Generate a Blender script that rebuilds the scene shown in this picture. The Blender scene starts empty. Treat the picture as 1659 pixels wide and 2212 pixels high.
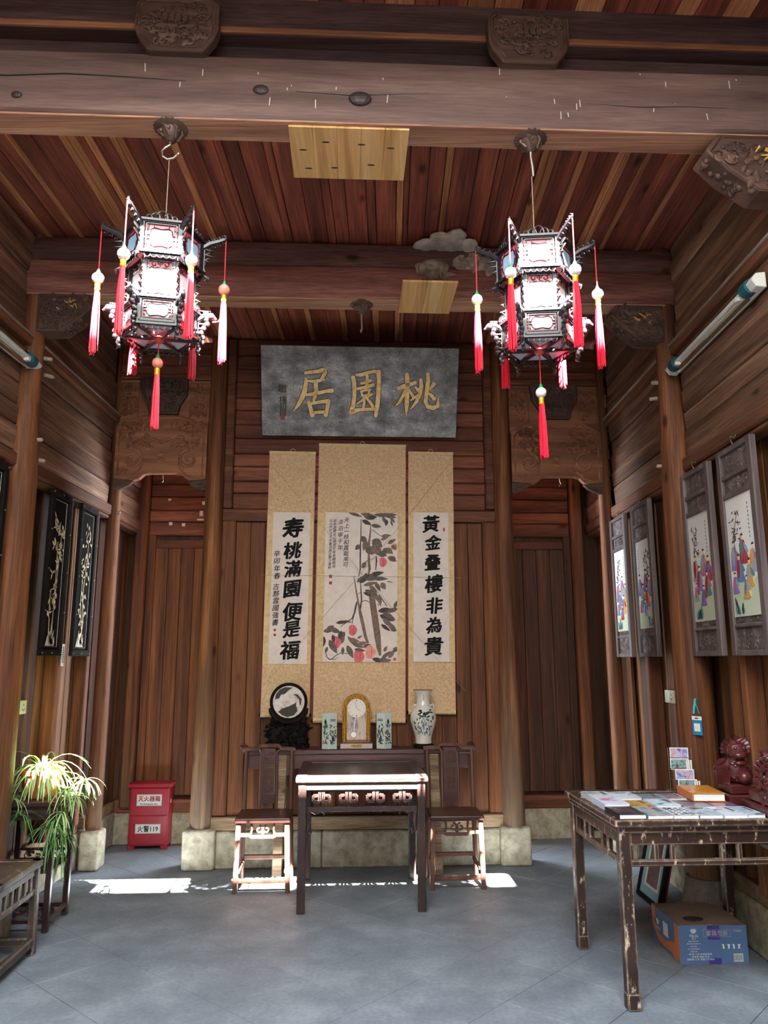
import bpy, bmesh, math, random
from mathutils import Vector, Matrix
sc = bpy.context.scene
PI = math.pi
def rad(a): return a*PI/180

# ------------------------------------------------------------------ camera
EYE = 1.57
F_PX, W_PX, H_PX = 1650.0, 1659.0, 2212.0
zc = Vector((-21, 8536, F_PX)).normalized()          # world up seen from the camera (x right, y up, z forward)
yc = Vector((13, -319, F_PX)); yc = (yc - zc*yc.dot(zc)).normalized()
xc = zc.cross(yc)
if xc.x < 0: xc = -xc
cam = bpy.data.cameras.new('camera'); cam_o = bpy.data.objects.new('camera', cam)
sc.collection.objects.link(cam_o)
right = Vector((xc[0], yc[0], zc[0])); up = Vector((xc[1], yc[1], zc[1])); fwd = Vector((xc[2], yc[2], zc[2]))
m = Matrix((right, up, -fwd)).transposed().to_4x4(); m.translation = (0, 0, EYE)
cam_o.matrix_world = m
cam.sensor_fit = 'VERTICAL'; cam.sensor_height = 24.0; cam.lens = F_PX/H_PX*24.0
cam.clip_start = 0.05; cam.clip_end = 200
sc.camera = cam_o

# the beams, the back wall and the furniture stand 3.2 degrees askew of the side walls
SB = rad(3.2); CB, SN = math.cos(SB), math.sin(SB)
def bp(u, v, z=0.0): return Vector((u*CB - v*SN, u*SN + v*CB, z))

# ------------------------------------------------------------------ light
world = bpy.data.worlds.new('sky'); sc.world = world; world.use_nodes = True
bg = world.node_tree.nodes['Background']
bg.inputs[0].default_value = (0.84, 0.92, 1.0, 1); bg.inputs[1].default_value = 11.0
SLOPE = 1.12
sun = bpy.data.lights.new('sun', 'SUN'); sun.energy = 200.0; sun.angle = rad(0.55); sun.color = (1.0, 0.95, 0.88)
sun_o = bpy.data.objects.new('sun', sun); sc.collection.objects.link(sun_o)
d = bp(-0.045, 1, 0); d.z = -SLOPE
sun_o.rotation_euler = d.to_track_quat('-Z', 'Y').to_euler(); sun_o.location = (0, -6, 14)
por = bpy.data.lights.new('skywell_portal', 'AREA'); por.shape = 'RECTANGLE'; por.size = 3.2; por.size_y = 3.8
por.cycles.is_portal = True
por_o = bpy.data.objects.new('skywell_portal', por); sc.collection.objects.link(por_o)
por_o.location = bp(-0.1, 0.3, 4.66); por_o.rotation_euler = (0, 0, SB)

vs = sc.view_settings
vs.view_transform = 'Standard'; vs.look = 'None'; vs.gamma = 1; vs.use_curve_mapping = False; vs.exposure = 1.48
sc.cycles.max_bounces = 8; sc.cycles.diffuse_bounces = 5; sc.cycles.glossy_bounces = 3; sc.cycles.transmission_bounces = 4
sc.cycles.use_denoising = True; sc.cycles.sample_clamp_indirect = 6.0
sc.cycles.caustics_reflective = False; sc.cycles.caustics_refractive = False

# ------------------------------------------------------------------ materials
def lin(c):
    f = lambda x: ((x/255.0 + 0.055)/1.055)**2.4 if x > 10.31 else x/255.0/12.92
    return (f(c[0]), f(c[1]), f(c[2]), 1.0)
MATS = {}
def newmat(name):
    m = bpy.data.materials.new(name); m.use_nodes = True; MATS[name] = m
    nt = m.node_tree; b = nt.nodes['Principled BSDF']
    return m, nt, b
def nd(nt, t, **kw):
    n = nt.nodes.new(t)
    for k, v in kw.items(): setattr(n, k, v)
    return n
def ramp(nt, fac, stops):
    r = nd(nt, 'ShaderNodeValToRGB'); e = r.color_ramp.elements
    while len(e) < len(stops): e.new(0.5)
    for el, (p, c) in zip(e, stops): el.position = p; el.color = c
    nt.links.new(fac, r.inputs[0]); return r.outputs[0]
def mix(nt, fac, a, b, mode='MIX'):
    n = nd(nt, 'ShaderNodeMix', data_type='RGBA', blend_type=mode)
    for i, s in ((0, fac), (6, a), (7, b)):
        if isinstance(s, (int, float, tuple)): n.inputs[i].default_value = s
        else: nt.links.new(s, n.inputs[i])
    return n.outputs[2]
def plain(name, col, rough=0.5, metal=0.0, spec=0.5, noise=0.0, nscale=30.0, bump=0.0, coat=0.0):
    m, nt, b = newmat(name)
    b.inputs['Base Color'].default_value = lin(col); b.inputs['Roughness'].default_value = rough
    b.inputs['Metallic'].default_value = metal; b.inputs['Specular IOR Level'].default_value = spec
    if coat: b.inputs['Coat Weight'].default_value = coat
    if noise or bump:
        g = nd(nt, 'ShaderNodeNewGeometry'); n = nd(nt, 'ShaderNodeTexNoise'); n.inputs['Scale'].default_value = nscale
        n.inputs['Detail'].default_value = 5; nt.links.new(g.outputs['Position'], n.inputs['Vector'])
        if noise:
            c = lin(col); lo = tuple(x*(1-noise) for x in c[:3])+(1,); hi = tuple(min(1, x*(1+noise)) for x in c[:3])+(1,)
            nt.links.new(ramp(nt, n.outputs['Fac'], [(0.3, lo), (0.7, hi)]), b.inputs['Base Color'])
        if bump:
            bm = nd(nt, 'ShaderNodeBump'); bm.inputs['Strength'].default_value = bump; bm.inputs['Distance'].default_value = 0.01
            nt.links.new(n.outputs['Fac'], bm.inputs['Height']); nt.links.new(bm.outputs[0], b.inputs['Normal'])
    return m
def wood(name, dark, mid, light, axis='Z', rough=0.62, across=9.0, along=0.7, knots=True, streak=0.5, bump=0.55, vary=0.25, grey=None, spec=0.3, pos=(0.32, 0.52, 0.72)):
    m, nt, b = newmat(name); L = nt.links.new
    g = nd(nt, 'ShaderNodeNewGeometry'); oi = nd(nt, 'ShaderNodeObjectInfo')
    off = nd(nt, 'ShaderNodeVectorMath', operation='SCALE'); off.inputs[0].default_value = (31.0, 17.0, 23.0); L(oi.outputs['Random'], off.inputs['Scale'])
    ad = nd(nt, 'ShaderNodeVectorMath', operation='ADD'); L(g.outputs['Position'], ad.inputs[0]); L(off.outputs[0], ad.inputs[1])
    def mapped(a, l):
        mp = nd(nt, 'ShaderNodeMapping'); s = [a, a, a]; s['XYZ'.index(axis)] = l
        mp.inputs['Scale'].default_value = s; L(ad.outputs[0], mp.inputs['Vector']); return mp.outputs[0]
    n1 = nd(nt, 'ShaderNodeTexNoise'); n1.inputs['Scale'].default_value = 1.0; n1.inputs['Detail'].default_value = 5; n1.inputs['Distortion'].default_value = 0.8
    L(mapped(across, along), n1.inputs['Vector'])
    col = ramp(nt, n1.outputs['Fac'], [(pos[0], lin(dark)), (pos[1], lin(mid)), (pos[2], lin(light))])
    n2 = nd(nt, 'ShaderNodeTexNoise'); n2.inputs['Scale'].default_value = 1.0; n2.inputs['Detail'].default_value = 5; n2.inputs['Roughness'].default_value = 0.65
    L(mapped(105.0, 2.6), n2.inputs['Vector'])
    lo = 1-streak; hi = 1+streak*0.5
    col = mix(nt, 1.0, col, ramp(nt, n2.outputs['Fac'], [(0.3, (lo, lo, lo, 1)), (0.65, (hi, hi, hi, 1))]), 'MULTIPLY')
    if knots:
        vo = nd(nt, 'ShaderNodeTexVoronoi'); vo.inputs['Scale'].default_value = 1.0; L(mapped(4.5, 1.9), vo.inputs['Vector'])
        col = mix(nt, 1.0, col, ramp(nt, vo.outputs['Distance'], [(0.045, (0.22, 0.17, 0.14, 1)), (0.075, (0.45, 0.38, 0.34, 1)), (0.10, (0.85, 0.8, 0.78, 1)), (0.15, (1, 1, 1, 1))]), 'MULTIPLY')
    if grey:                                            # weathered bare foot of a post
        z0, z1, gc = grey
        sp = nd(nt, 'ShaderNodeSeparateXYZ'); L(g.outputs['Position'], sp.inputs[0])
        n3 = nd(nt, 'ShaderNodeTexNoise'); n3.inputs['Scale'].default_value = 3.0; L(g.outputs['Position'], n3.inputs['Vector'])
        mm = nd(nt, 'ShaderNodeMath', operation='MULTIPLY_ADD'); L(n3.outputs['Fac'], mm.inputs[0]); mm.inputs[1].default_value = 0.8; L(sp.outputs['Z'], mm.inputs[2])
        mr = nd(nt, 'ShaderNodeMapRange'); L(mm.outputs[0], mr.inputs[0]); mr.inputs[1].default_value = z0+0.4; mr.inputs[2].default_value = z1+0.4; mr.inputs[3].default_value = 0.85; mr.inputs[4].default_value = 0.0
        gm = mix(nt, 1.0, ramp(nt, n1.outputs['Fac'], [(0.3, tuple(0.55*x for x in lin(gc)[:3])+(1,)), (0.7, lin(gc))]), ramp(nt, n2.outputs['Fac'], [(0.3, (0.6, 0.6, 0.6, 1)), (0.65, (1.1, 1.1, 1.1, 1))]), 'MULTIPLY')
        col = mix(nt, mr.outputs[0], col, gm)
    if vary:
        r1 = nd(nt, 'ShaderNodeMapRange'); L(oi.outputs['Random'], r1.inputs[0]); r1.inputs[3].default_value = 1-vary; r1.inputs[4].default_value = 1+vary
        cb = nd(nt, 'ShaderNodeCombineColor'); [L(r1.outputs[0], cb.inputs[i]) for i in range(3)]
        col = mix(nt, 1.0, col, cb.outputs[0], 'MULTIPLY')
    L(col, b.inputs['Base Color']); b.inputs['Roughness'].default_value = rough; b.inputs['Specular IOR Level'].default_value = spec
    if bump:
        bm = nd(nt, 'ShaderNodeBump'); bm.inputs['Strength'].default_value = bump; bm.inputs['Distance'].default_value = 0.004
        L(n2.outputs['Fac'], bm.inputs['Height']); L(bm.outputs[0], b.inputs['Normal'])
    return m
def worn(name, base, bare, amount=0.5, scale=22.0, rough=0.4, spec=0.5):
    """dark lacquer rubbed through to pale wood along the edges and in patches"""
    m, nt, b = newmat(name); L = nt.links.new
    g = nd(nt, 'ShaderNodeNewGeometry'); n = nd(nt, 'ShaderNodeTexNoise'); n.inputs['Scale'].default_value = scale; n.inputs['Detail'].default_value = 8; n.inputs['Roughness'].default_value = 0.7
    mp = nd(nt, 'ShaderNodeMapping'); mp.inputs['Scale'].default_value = (1, 1, 0.45); L(g.outputs['Position'], mp.inputs['Vector']); L(mp.outputs[0], n.inputs['Vector'])
    bv = nd(nt, 'ShaderNodeBevel'); bv.inputs['Radius'].default_value = 0.006; bv.samples = 3
    dt = nd(nt, 'ShaderNodeVectorMath', operation='DOT_PRODUCT'); L(bv.outputs[0], dt.inputs[0]); L(g.outputs['Normal'], dt.inputs[1])
    ed = nd(nt, 'ShaderNodeMapRange'); L(dt.outputs['Value'], ed.inputs[0]); ed.inputs[1].default_value = 0.75; ed.inputs[2].default_value = 0.97; ed.inputs[3].default_value = 0.28*amount*2; ed.inputs[4].default_value = 0.0
    a = nd(nt, 'ShaderNodeMath', operation='ADD'); L(n.outputs['Fac'], a.inputs[0]); L(ed.outputs[0], a.inputs[1])
    t = 0.72 - 0.12*amount
    fac = ramp(nt, a.outputs[0], [(t, (0, 0, 0, 1)), (t+0.08, (1, 1, 1, 1))])
    n2 = nd(nt, 'ShaderNodeTexNoise'); n2.inputs['Scale'].default_value = 6.0; L(g.outputs['Position'], n2.inputs['Vector'])
    c = lin(base); bc = ramp(nt, n2.outputs['Fac'], [(0.3, tuple(0.6*x for x in c[:3])+(1,)), (0.7, tuple(1.3*x for x in c[:3])+(1,))])
    L(mix(nt, fac, bc, lin(bare)), b.inputs['Base Color'])
    b.inputs['Roughness'].default_value = rough; b.inputs['Specular IOR Level'].default_value = spec
    return m
def mottled(name, stops, scale, rough=0.8, bump=0.4, dist=0.01, detail=8, stretch=(1, 1, 1), spec=0.3, distortion=0.0):
    m, nt, b = newmat(name); L = nt.links.new
    g = nd(nt, 'ShaderNodeNewGeometry'); mp = nd(nt, 'ShaderNodeMapping'); mp.inputs['Scale'].default_value = stretch; L(g.outputs['Position'], mp.inputs['Vector'])
    n = nd(nt, 'ShaderNodeTexNoise'); n.inputs['Scale'].default_value = scale; n.inputs['Detail'].default_value = detail; n.inputs['Roughness'].default_value = 0.62; n.inputs['Distortion'].default_value = distortion; L(mp.outputs[0], n.inputs['Vector'])
    n2 = nd(nt, 'ShaderNodeTexNoise'); n2.inputs['Scale'].default_value = scale*14; n2.inputs['Detail'].default_value = 2; L(mp.outputs[0], n2.inputs['Vector'])
    ad = nd(nt, 'ShaderNodeMath', operation='MULTIPLY_ADD'); L(n2.outputs['Fac'], ad.inputs[0]); ad.inputs[1].default_value = 0.35; L(n.outputs['Fac'], ad.inputs[2])
    L(ramp(nt, ad.outputs[0], [(p+0.17, lin(c)) for p, c in stops]), b.inputs['Base Color'])
    b.inputs['Roughness'].default_value = rough; b.inputs['Specular IOR Level'].default_value = spec
    if bump:
        bm = nd(nt, 'ShaderNodeBump'); bm.inputs['Strength'].default_value = bump; bm.inputs['Distance'].default_value = dist
        L(ad.outputs[0], bm.inputs['Height']); L(bm.outputs[0], b.inputs['Normal'])
    return m

wood('ceil_board', (106, 55, 46), (142, 75, 60), (174, 97, 74), 'Y', vary=0.22)
wood('ceil_strip', (153, 99, 66), (196, 132, 91), (232, 165, 114), 'Y', vary=0.2)
wood('beam_front', (84, 64, 60), (111, 88, 81), (134, 109, 100), 'X', across=7, along=0.5, vary=0, streak=0.25, rough=0.7)
wood('beam_rear', (105, 65, 58), (140, 91, 79), (170, 116, 99), 'X', across=7, along=0.5, vary=0.1)
wood('beam_dark', (79, 54, 49), (105, 71, 64), (134, 94, 84), 'X', across=7, along=0.5, vary=0.1)
wood('beam_upper', (60, 44, 42), (78, 58, 55), (98, 76, 72), 'X', across=7, along=0.5, vary=0)
wood('soffit_painted_bounce', (150, 106, 84), (186, 142, 116), (212, 172, 146), 'X', across=10, along=0.4, vary=0, knots=False)  # paler tone paints the floor's bounced light into the beam undersides
wood('wall_board_y', (86, 58, 44), (121, 88, 69), (160, 124, 99), 'Y', vary=0.22, streak=0.62, along=0.5)
wood('wall_board_x', (88, 48, 34), (120, 68, 48), (148, 90, 64), 'X', vary=0.22, along=0.5)
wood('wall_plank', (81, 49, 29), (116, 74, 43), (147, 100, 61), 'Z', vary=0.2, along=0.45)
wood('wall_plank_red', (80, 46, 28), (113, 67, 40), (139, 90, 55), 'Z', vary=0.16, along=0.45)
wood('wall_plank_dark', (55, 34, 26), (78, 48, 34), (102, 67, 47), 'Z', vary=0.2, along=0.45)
wood('rail_y', (83, 51, 37), (112, 71, 51), (141, 96, 69), 'Y', vary=0.12)
wood('rail_x', (82, 46, 32), (112, 66, 46), (142, 90, 63), 'X', vary=0.12)
wood('ledge_wood', (124, 105, 93), (156, 137, 124), (182, 164, 150), 'Y', vary=0.1)
wood('column_wood', (81, 48, 30), (123, 76, 46), (153, 100, 61), 'Z', vary=0.08, grey=(0.35, 1.6, (138, 118, 96)), across=12)
wood('post_wood', (76, 44, 29), (115, 70, 43), (143, 90, 56), 'Z', vary=0.08, across=12, grey=(0.2, 1.0, (132, 100, 70)))
wood('carved_wood', (105, 65, 46), (142, 93, 66), (178, 123, 90), 'X', knots=False, vary=0.08, streak=0.1)
wood('carved_dark', (61, 43, 36), (86, 63, 54), (115, 89, 74), 'X', knots=False, vary=0.08, streak=0.2, rough=0.55)
wood('sill_wood', (105, 84, 63), (145, 120, 91), (173, 147, 116), 'X', vary=0.1)
wood('pine', (207, 168, 108), (236, 201, 140), (250, 225, 172), 'X', vary=0, along=0.35, across=14, streak=0.12, rough=0.5)
wood('pine_y', (196, 149, 91), (229, 185, 121), (246, 212, 156), 'Y', vary=0, along=0.5, across=13, streak=0.16, rough=0.5)
wood('seat_wood', (54, 32, 28), (76, 44, 38), (97, 60, 51), 'X', knots=False, rough=0.32, vary=0.06, streak=0.2, bump=0.1, spec=0.5)
wood('chair_wood', (73, 46, 38), (101, 68, 55), (127, 91, 74), 'Z', knots=False, rough=0.4, vary=0.06, streak=0.2, bump=0.1, spec=0.5)
wood('altar_wood', (62, 36, 36), (86, 53, 51), (105, 69, 64), 'X', knots=False, rough=0.35, vary=0, streak=0.2, bump=0.1, spec=0.5)
wood('frame_wood', (70, 59, 57), (96, 83, 81), (120, 107, 104), 'Z', knots=False, rough=0.5, vary=0.08, streak=0.25)
wood('peg_wood', (136, 118, 104), (166, 148, 132), (186, 170, 154), 'X', knots=False, vary=0.1)
worn('table_lacquer', (58, 40, 38), (196, 176, 160), 0.3, rough=0.34)
worn('book_table', (54, 35, 30), (206, 182, 156), 1.25, scale=30, rough=0.42)
worn('stool_lacquer', (66, 54, 48), (196, 180, 160), 1.1, scale=26, rough=0.45)
worn('rosewood', (84, 34, 34), (150, 106, 98), 0.3, scale=30, rough=0.3)
mottled('concrete', [(0.28, (98, 106, 114)), (0.5, (114, 122, 130)), (0.68, (132, 140, 147))], 3.2, rough=0.62, bump=0.12, dist=0.004, spec=0.4)
mottled('stone', [(0.28, (128, 120, 100)), (0.48, (164, 156, 134)), (0.68, (190, 184, 164))], 14, rough=0.9, bump=0.6, dist=0.012)
mottled('stone_grey', [(0.28, (92, 86, 80)), (0.48, (122, 114, 106)), (0.68, (146, 138, 130))], 9, rough=0.9, bump=0.6, dist=0.012)
mottled('mud', [(0.28, (112, 98, 86)), (0.48, (164, 148, 132)), (0.68, (206, 194, 180))], 22, rough=0.95, bump=0.9, dist=0.02)
mottled('mud_pale', [(0.28, (168, 158, 144)), (0.48, (210, 202, 188)), (0.68, (234, 228, 218))], 16, rough=0.95, bump=0.9, dist=0.02)
mottled('plaster', [(0.3, (196, 190, 180)), (0.6, (222, 218, 208))], 2, rough=0.9, bump=0.1)
mottled('plaque_black', [(0.28, (64, 62, 62)), (0.42, (104, 104, 106)), (0.56, (142, 142, 144)), (0.72, (196, 196, 198))], 5.5, rough=0.38, bump=0.35, dist=0.006, spec=0.5, stretch=(1, 1, 1.5))
mottled('brocade', [(0.34, (200, 166, 126)), (0.5, (214, 180, 140)), (0.64, (226, 196, 156))], 60, rough=0.75, bump=0.05, detail=2)
mottled('paper', [(0.3, (222, 208, 198)), (0.6, (234, 222, 212))], 14, rough=0.85, bump=0.0)
mottled('brocade_edge', [(0.34, (206, 178, 132)), (0.6, (226, 200, 154))], 30, rough=0.75, bump=0.05, detail=2)
mottled('marble', [(0.3, (150, 132, 122)), (0.42, (206, 194, 184)), (0.7, (236, 230, 224))], 12, rough=0.25, bump=0, detail=4, distortion=1.6)
mottled('cardboard', [(0.3, (128, 112, 98)), (0.6, (156, 138, 122))], 8, rough=0.9, bump=0.1)
mottled('gilt', [(0.3, (222, 172, 90)), (0.5, (248, 208, 134)), (0.7, (252, 234, 186))], 26, rough=0.38, bump=0.3, dist=0.004, spec=0.6)
mottled('painted_clock_reflection', [(0.3, (110, 110, 140)), (0.45, (196, 176, 160)), (0.6, (206, 196, 180)), (0.7, (170, 130, 140))], 14, rough=0.2, bump=0, detail=3, stretch=(1, 1, 0.5), spec=0.6)  # mottled tints paint the reflections seen in the pendulum window
mottled('sun_card', [(0.3, (90, 130, 190)), (0.5, (190, 150, 120)), (0.7, (230, 220, 220))], 40, rough=0.4, bump=0)
for n_, c_, kw in [
    ('ink', (26, 24, 24), dict(rough=0.7)), ('ink_grey', (104, 94, 88), dict(rough=0.8, noise=0.35, nscale=60)), ('ink_brown', (124, 104, 92), dict(rough=0.8, noise=0.35, nscale=60)),
    ('ink_dark', (74, 66, 62), dict(rough=0.8, noise=0.3, nscale=70)), ('peach_pink', (222, 112, 116), dict(rough=0.8, noise=0.22, nscale=40)), ('peach_pale', (232, 158, 140), dict(rough=0.8, noise=0.15, nscale=40)),
    ('seal_red', (176, 62, 54), dict(rough=0.7)), ('red_paint', (146, 22, 40), dict(rough=0.35, noise=0.06, nscale=6)), ('label_white', (232, 232, 230), dict(rough=0.5)), ('label_red', (184, 36, 40), dict(rough=0.5)),
    ('steel', (150, 142, 134), dict(rough=0.4, metal=0.8)), ('iron', (104, 84, 74), dict(rough=0.5, metal=0.5)), ('iron_dark', (60, 52, 48), dict(rough=0.5, metal=0.4)), ('wire', (150, 130, 110), dict(rough=0.5, metal=0.5)),
    ('black_lacquer', (24, 20, 20), dict(rough=0.75, spec=0.05)), ('black_wood', (28, 24, 24), dict(rough=0.65, spec=0.08)), ('lantern_black', (34, 28, 32), dict(rough=0.3, spec=0.6)),
    ('inlay', (222, 206, 166), dict(rough=0.35, noise=0.2, nscale=50)), ('inlay_pale', (236, 230, 212), dict(rough=0.3, noise=0.1, nscale=50)),
    ('tassel_red', (204, 24, 50), dict(rough=0.45, noise=0.12, nscale=200)), ('cord_red', (196, 36, 48), dict(rough=0.6)), ('bead_white', (232, 226, 226), dict(rough=0.15)), ('bead_amber', (224, 140, 120), dict(rough=0.12)), ('jade', (32, 150, 84), dict(rough=0.25)), ('gold_foil', (222, 160, 36), dict(rough=0.3, metal=0.6)),
    ('glass_red', (214, 104, 116), dict(rough=0.3)), ('glass_white', (226, 230, 238), dict(rough=0.3)), ('glass_blue', (142, 178, 206), dict(rough=0.3)), ('glass_lilac', (206, 190, 204), dict(rough=0.35)), ('hub_red', (206, 70, 62), dict(rough=0.3)),
    ('porcelain', (206, 222, 216), dict(rough=0.12, spec=0.6, coat=0.4)), ('porcelain_cream', (222, 222, 210), dict(rough=0.12, spec=0.6, coat=0.4)), ('porcelain_white', (226, 226, 222), dict(rough=0.15, spec=0.6)), ('glaze_green', (78, 104, 96), dict(rough=0.2)), ('glaze_dark', (48, 54, 54), dict(rough=0.2)), ('glaze_brown', (140, 120, 96), dict(rough=0.25)),
    ('wash_green', (190, 198, 170), dict(rough=0.2)), ('robe_red', (172, 44, 52), dict(rough=0.25)), ('robe_blue', (92, 124, 168), dict(rough=0.25)), ('robe_violet', (136, 112, 172), dict(rough=0.25)), ('robe_ochre', (206, 152, 72), dict(rough=0.25)), ('robe_teal', (84, 128, 132), dict(rough=0.25)), ('robe_mauve', (174, 108, 132), dict(rough=0.25)), ('robe_grey', (146, 164, 176), dict(rough=0.25)), ('skin_tone', (226, 190, 160), dict(rough=0.3)),
    ('clock_gold', (176, 128, 48), dict(rough=0.32, metal=0.6, noise=0.5, bump=0.8, nscale=110)), ('clock_wood', (120, 72, 34), dict(rough=0.35)), ('clock_face', (238, 234, 222), dict(rough=0.3)), ('clock_base', (150, 138, 132), dict(rough=0.3, metal=0.3)), ('chrome', (214, 212, 208), dict(rough=0.1, metal=1.0)),
    ('plastic_white', (224, 224, 214), dict(rough=0.4)), ('plastic_cream', (220, 220, 190), dict(rough=0.4)), ('plastic_teal', (26, 84, 98), dict(rough=0.35)), ('tube_glass', (206, 206, 196), dict(rough=0.2)), ('dark_grey', (60, 60, 60), dict(rough=0.5)),
    ('card_blue', (36, 132, 176), dict(rough=0.35)), ('lanyard', (60, 196, 208), dict(rough=0.6)), ('box_blue', (86, 116, 158), dict(rough=0.7, noise=0.08, nscale=12)), ('box_orange', (206, 124, 72), dict(rough=0.7)), ('box_purple', (72, 56, 140), dict(rough=0.4)),
    ('pot_clay', (206, 128, 72), dict(rough=0.8, noise=0.15, nscale=20)), ('soil', (66, 52, 42), dict(rough=0.95)), ('leaf_green', (122, 164, 74), dict(rough=0.45)), ('leaf_deep', (62, 112, 66), dict(rough=0.45)), ('leaf_white', (222, 232, 190), dict(rough=0.45)),
    ('mat_blue', (116, 160, 172), dict(rough=0.6)), ('mat_cream', (206, 196, 176), dict(rough=0.6)), ('picture_dark', (92, 68, 66), dict(rough=0.4, noise=0.35, nscale=18)), ('frame_red', (120, 40, 48), dict(rough=0.4)),
    ('page_white', (234, 234, 230), dict(rough=0.6)), ('nail', (210, 200, 186), dict(rough=0.5)), ('string', (150, 132, 104), dict(rough=0.8)), ('pigment_gold', (206, 160, 82), dict(rough=0.5, noise=0.2, nscale=60)),
    ('roof_tile', (84, 84, 86), dict(rough=0.8, noise=0.2, nscale=6)), ('joint', (84, 82, 80), dict(rough=0.9)), ('stone_dark', (70, 64, 60), dict(rough=0.9)),
]: plain(n_, c_, **kw)
# leaves let the sun through a little
for n_ in ('leaf_green', 'leaf_deep', 'leaf_white'):
    pb = MATS[n_].node_tree.nodes['Principled BSDF']; pb.inputs['Subsurface Weight'].default_value = 0.0

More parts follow.
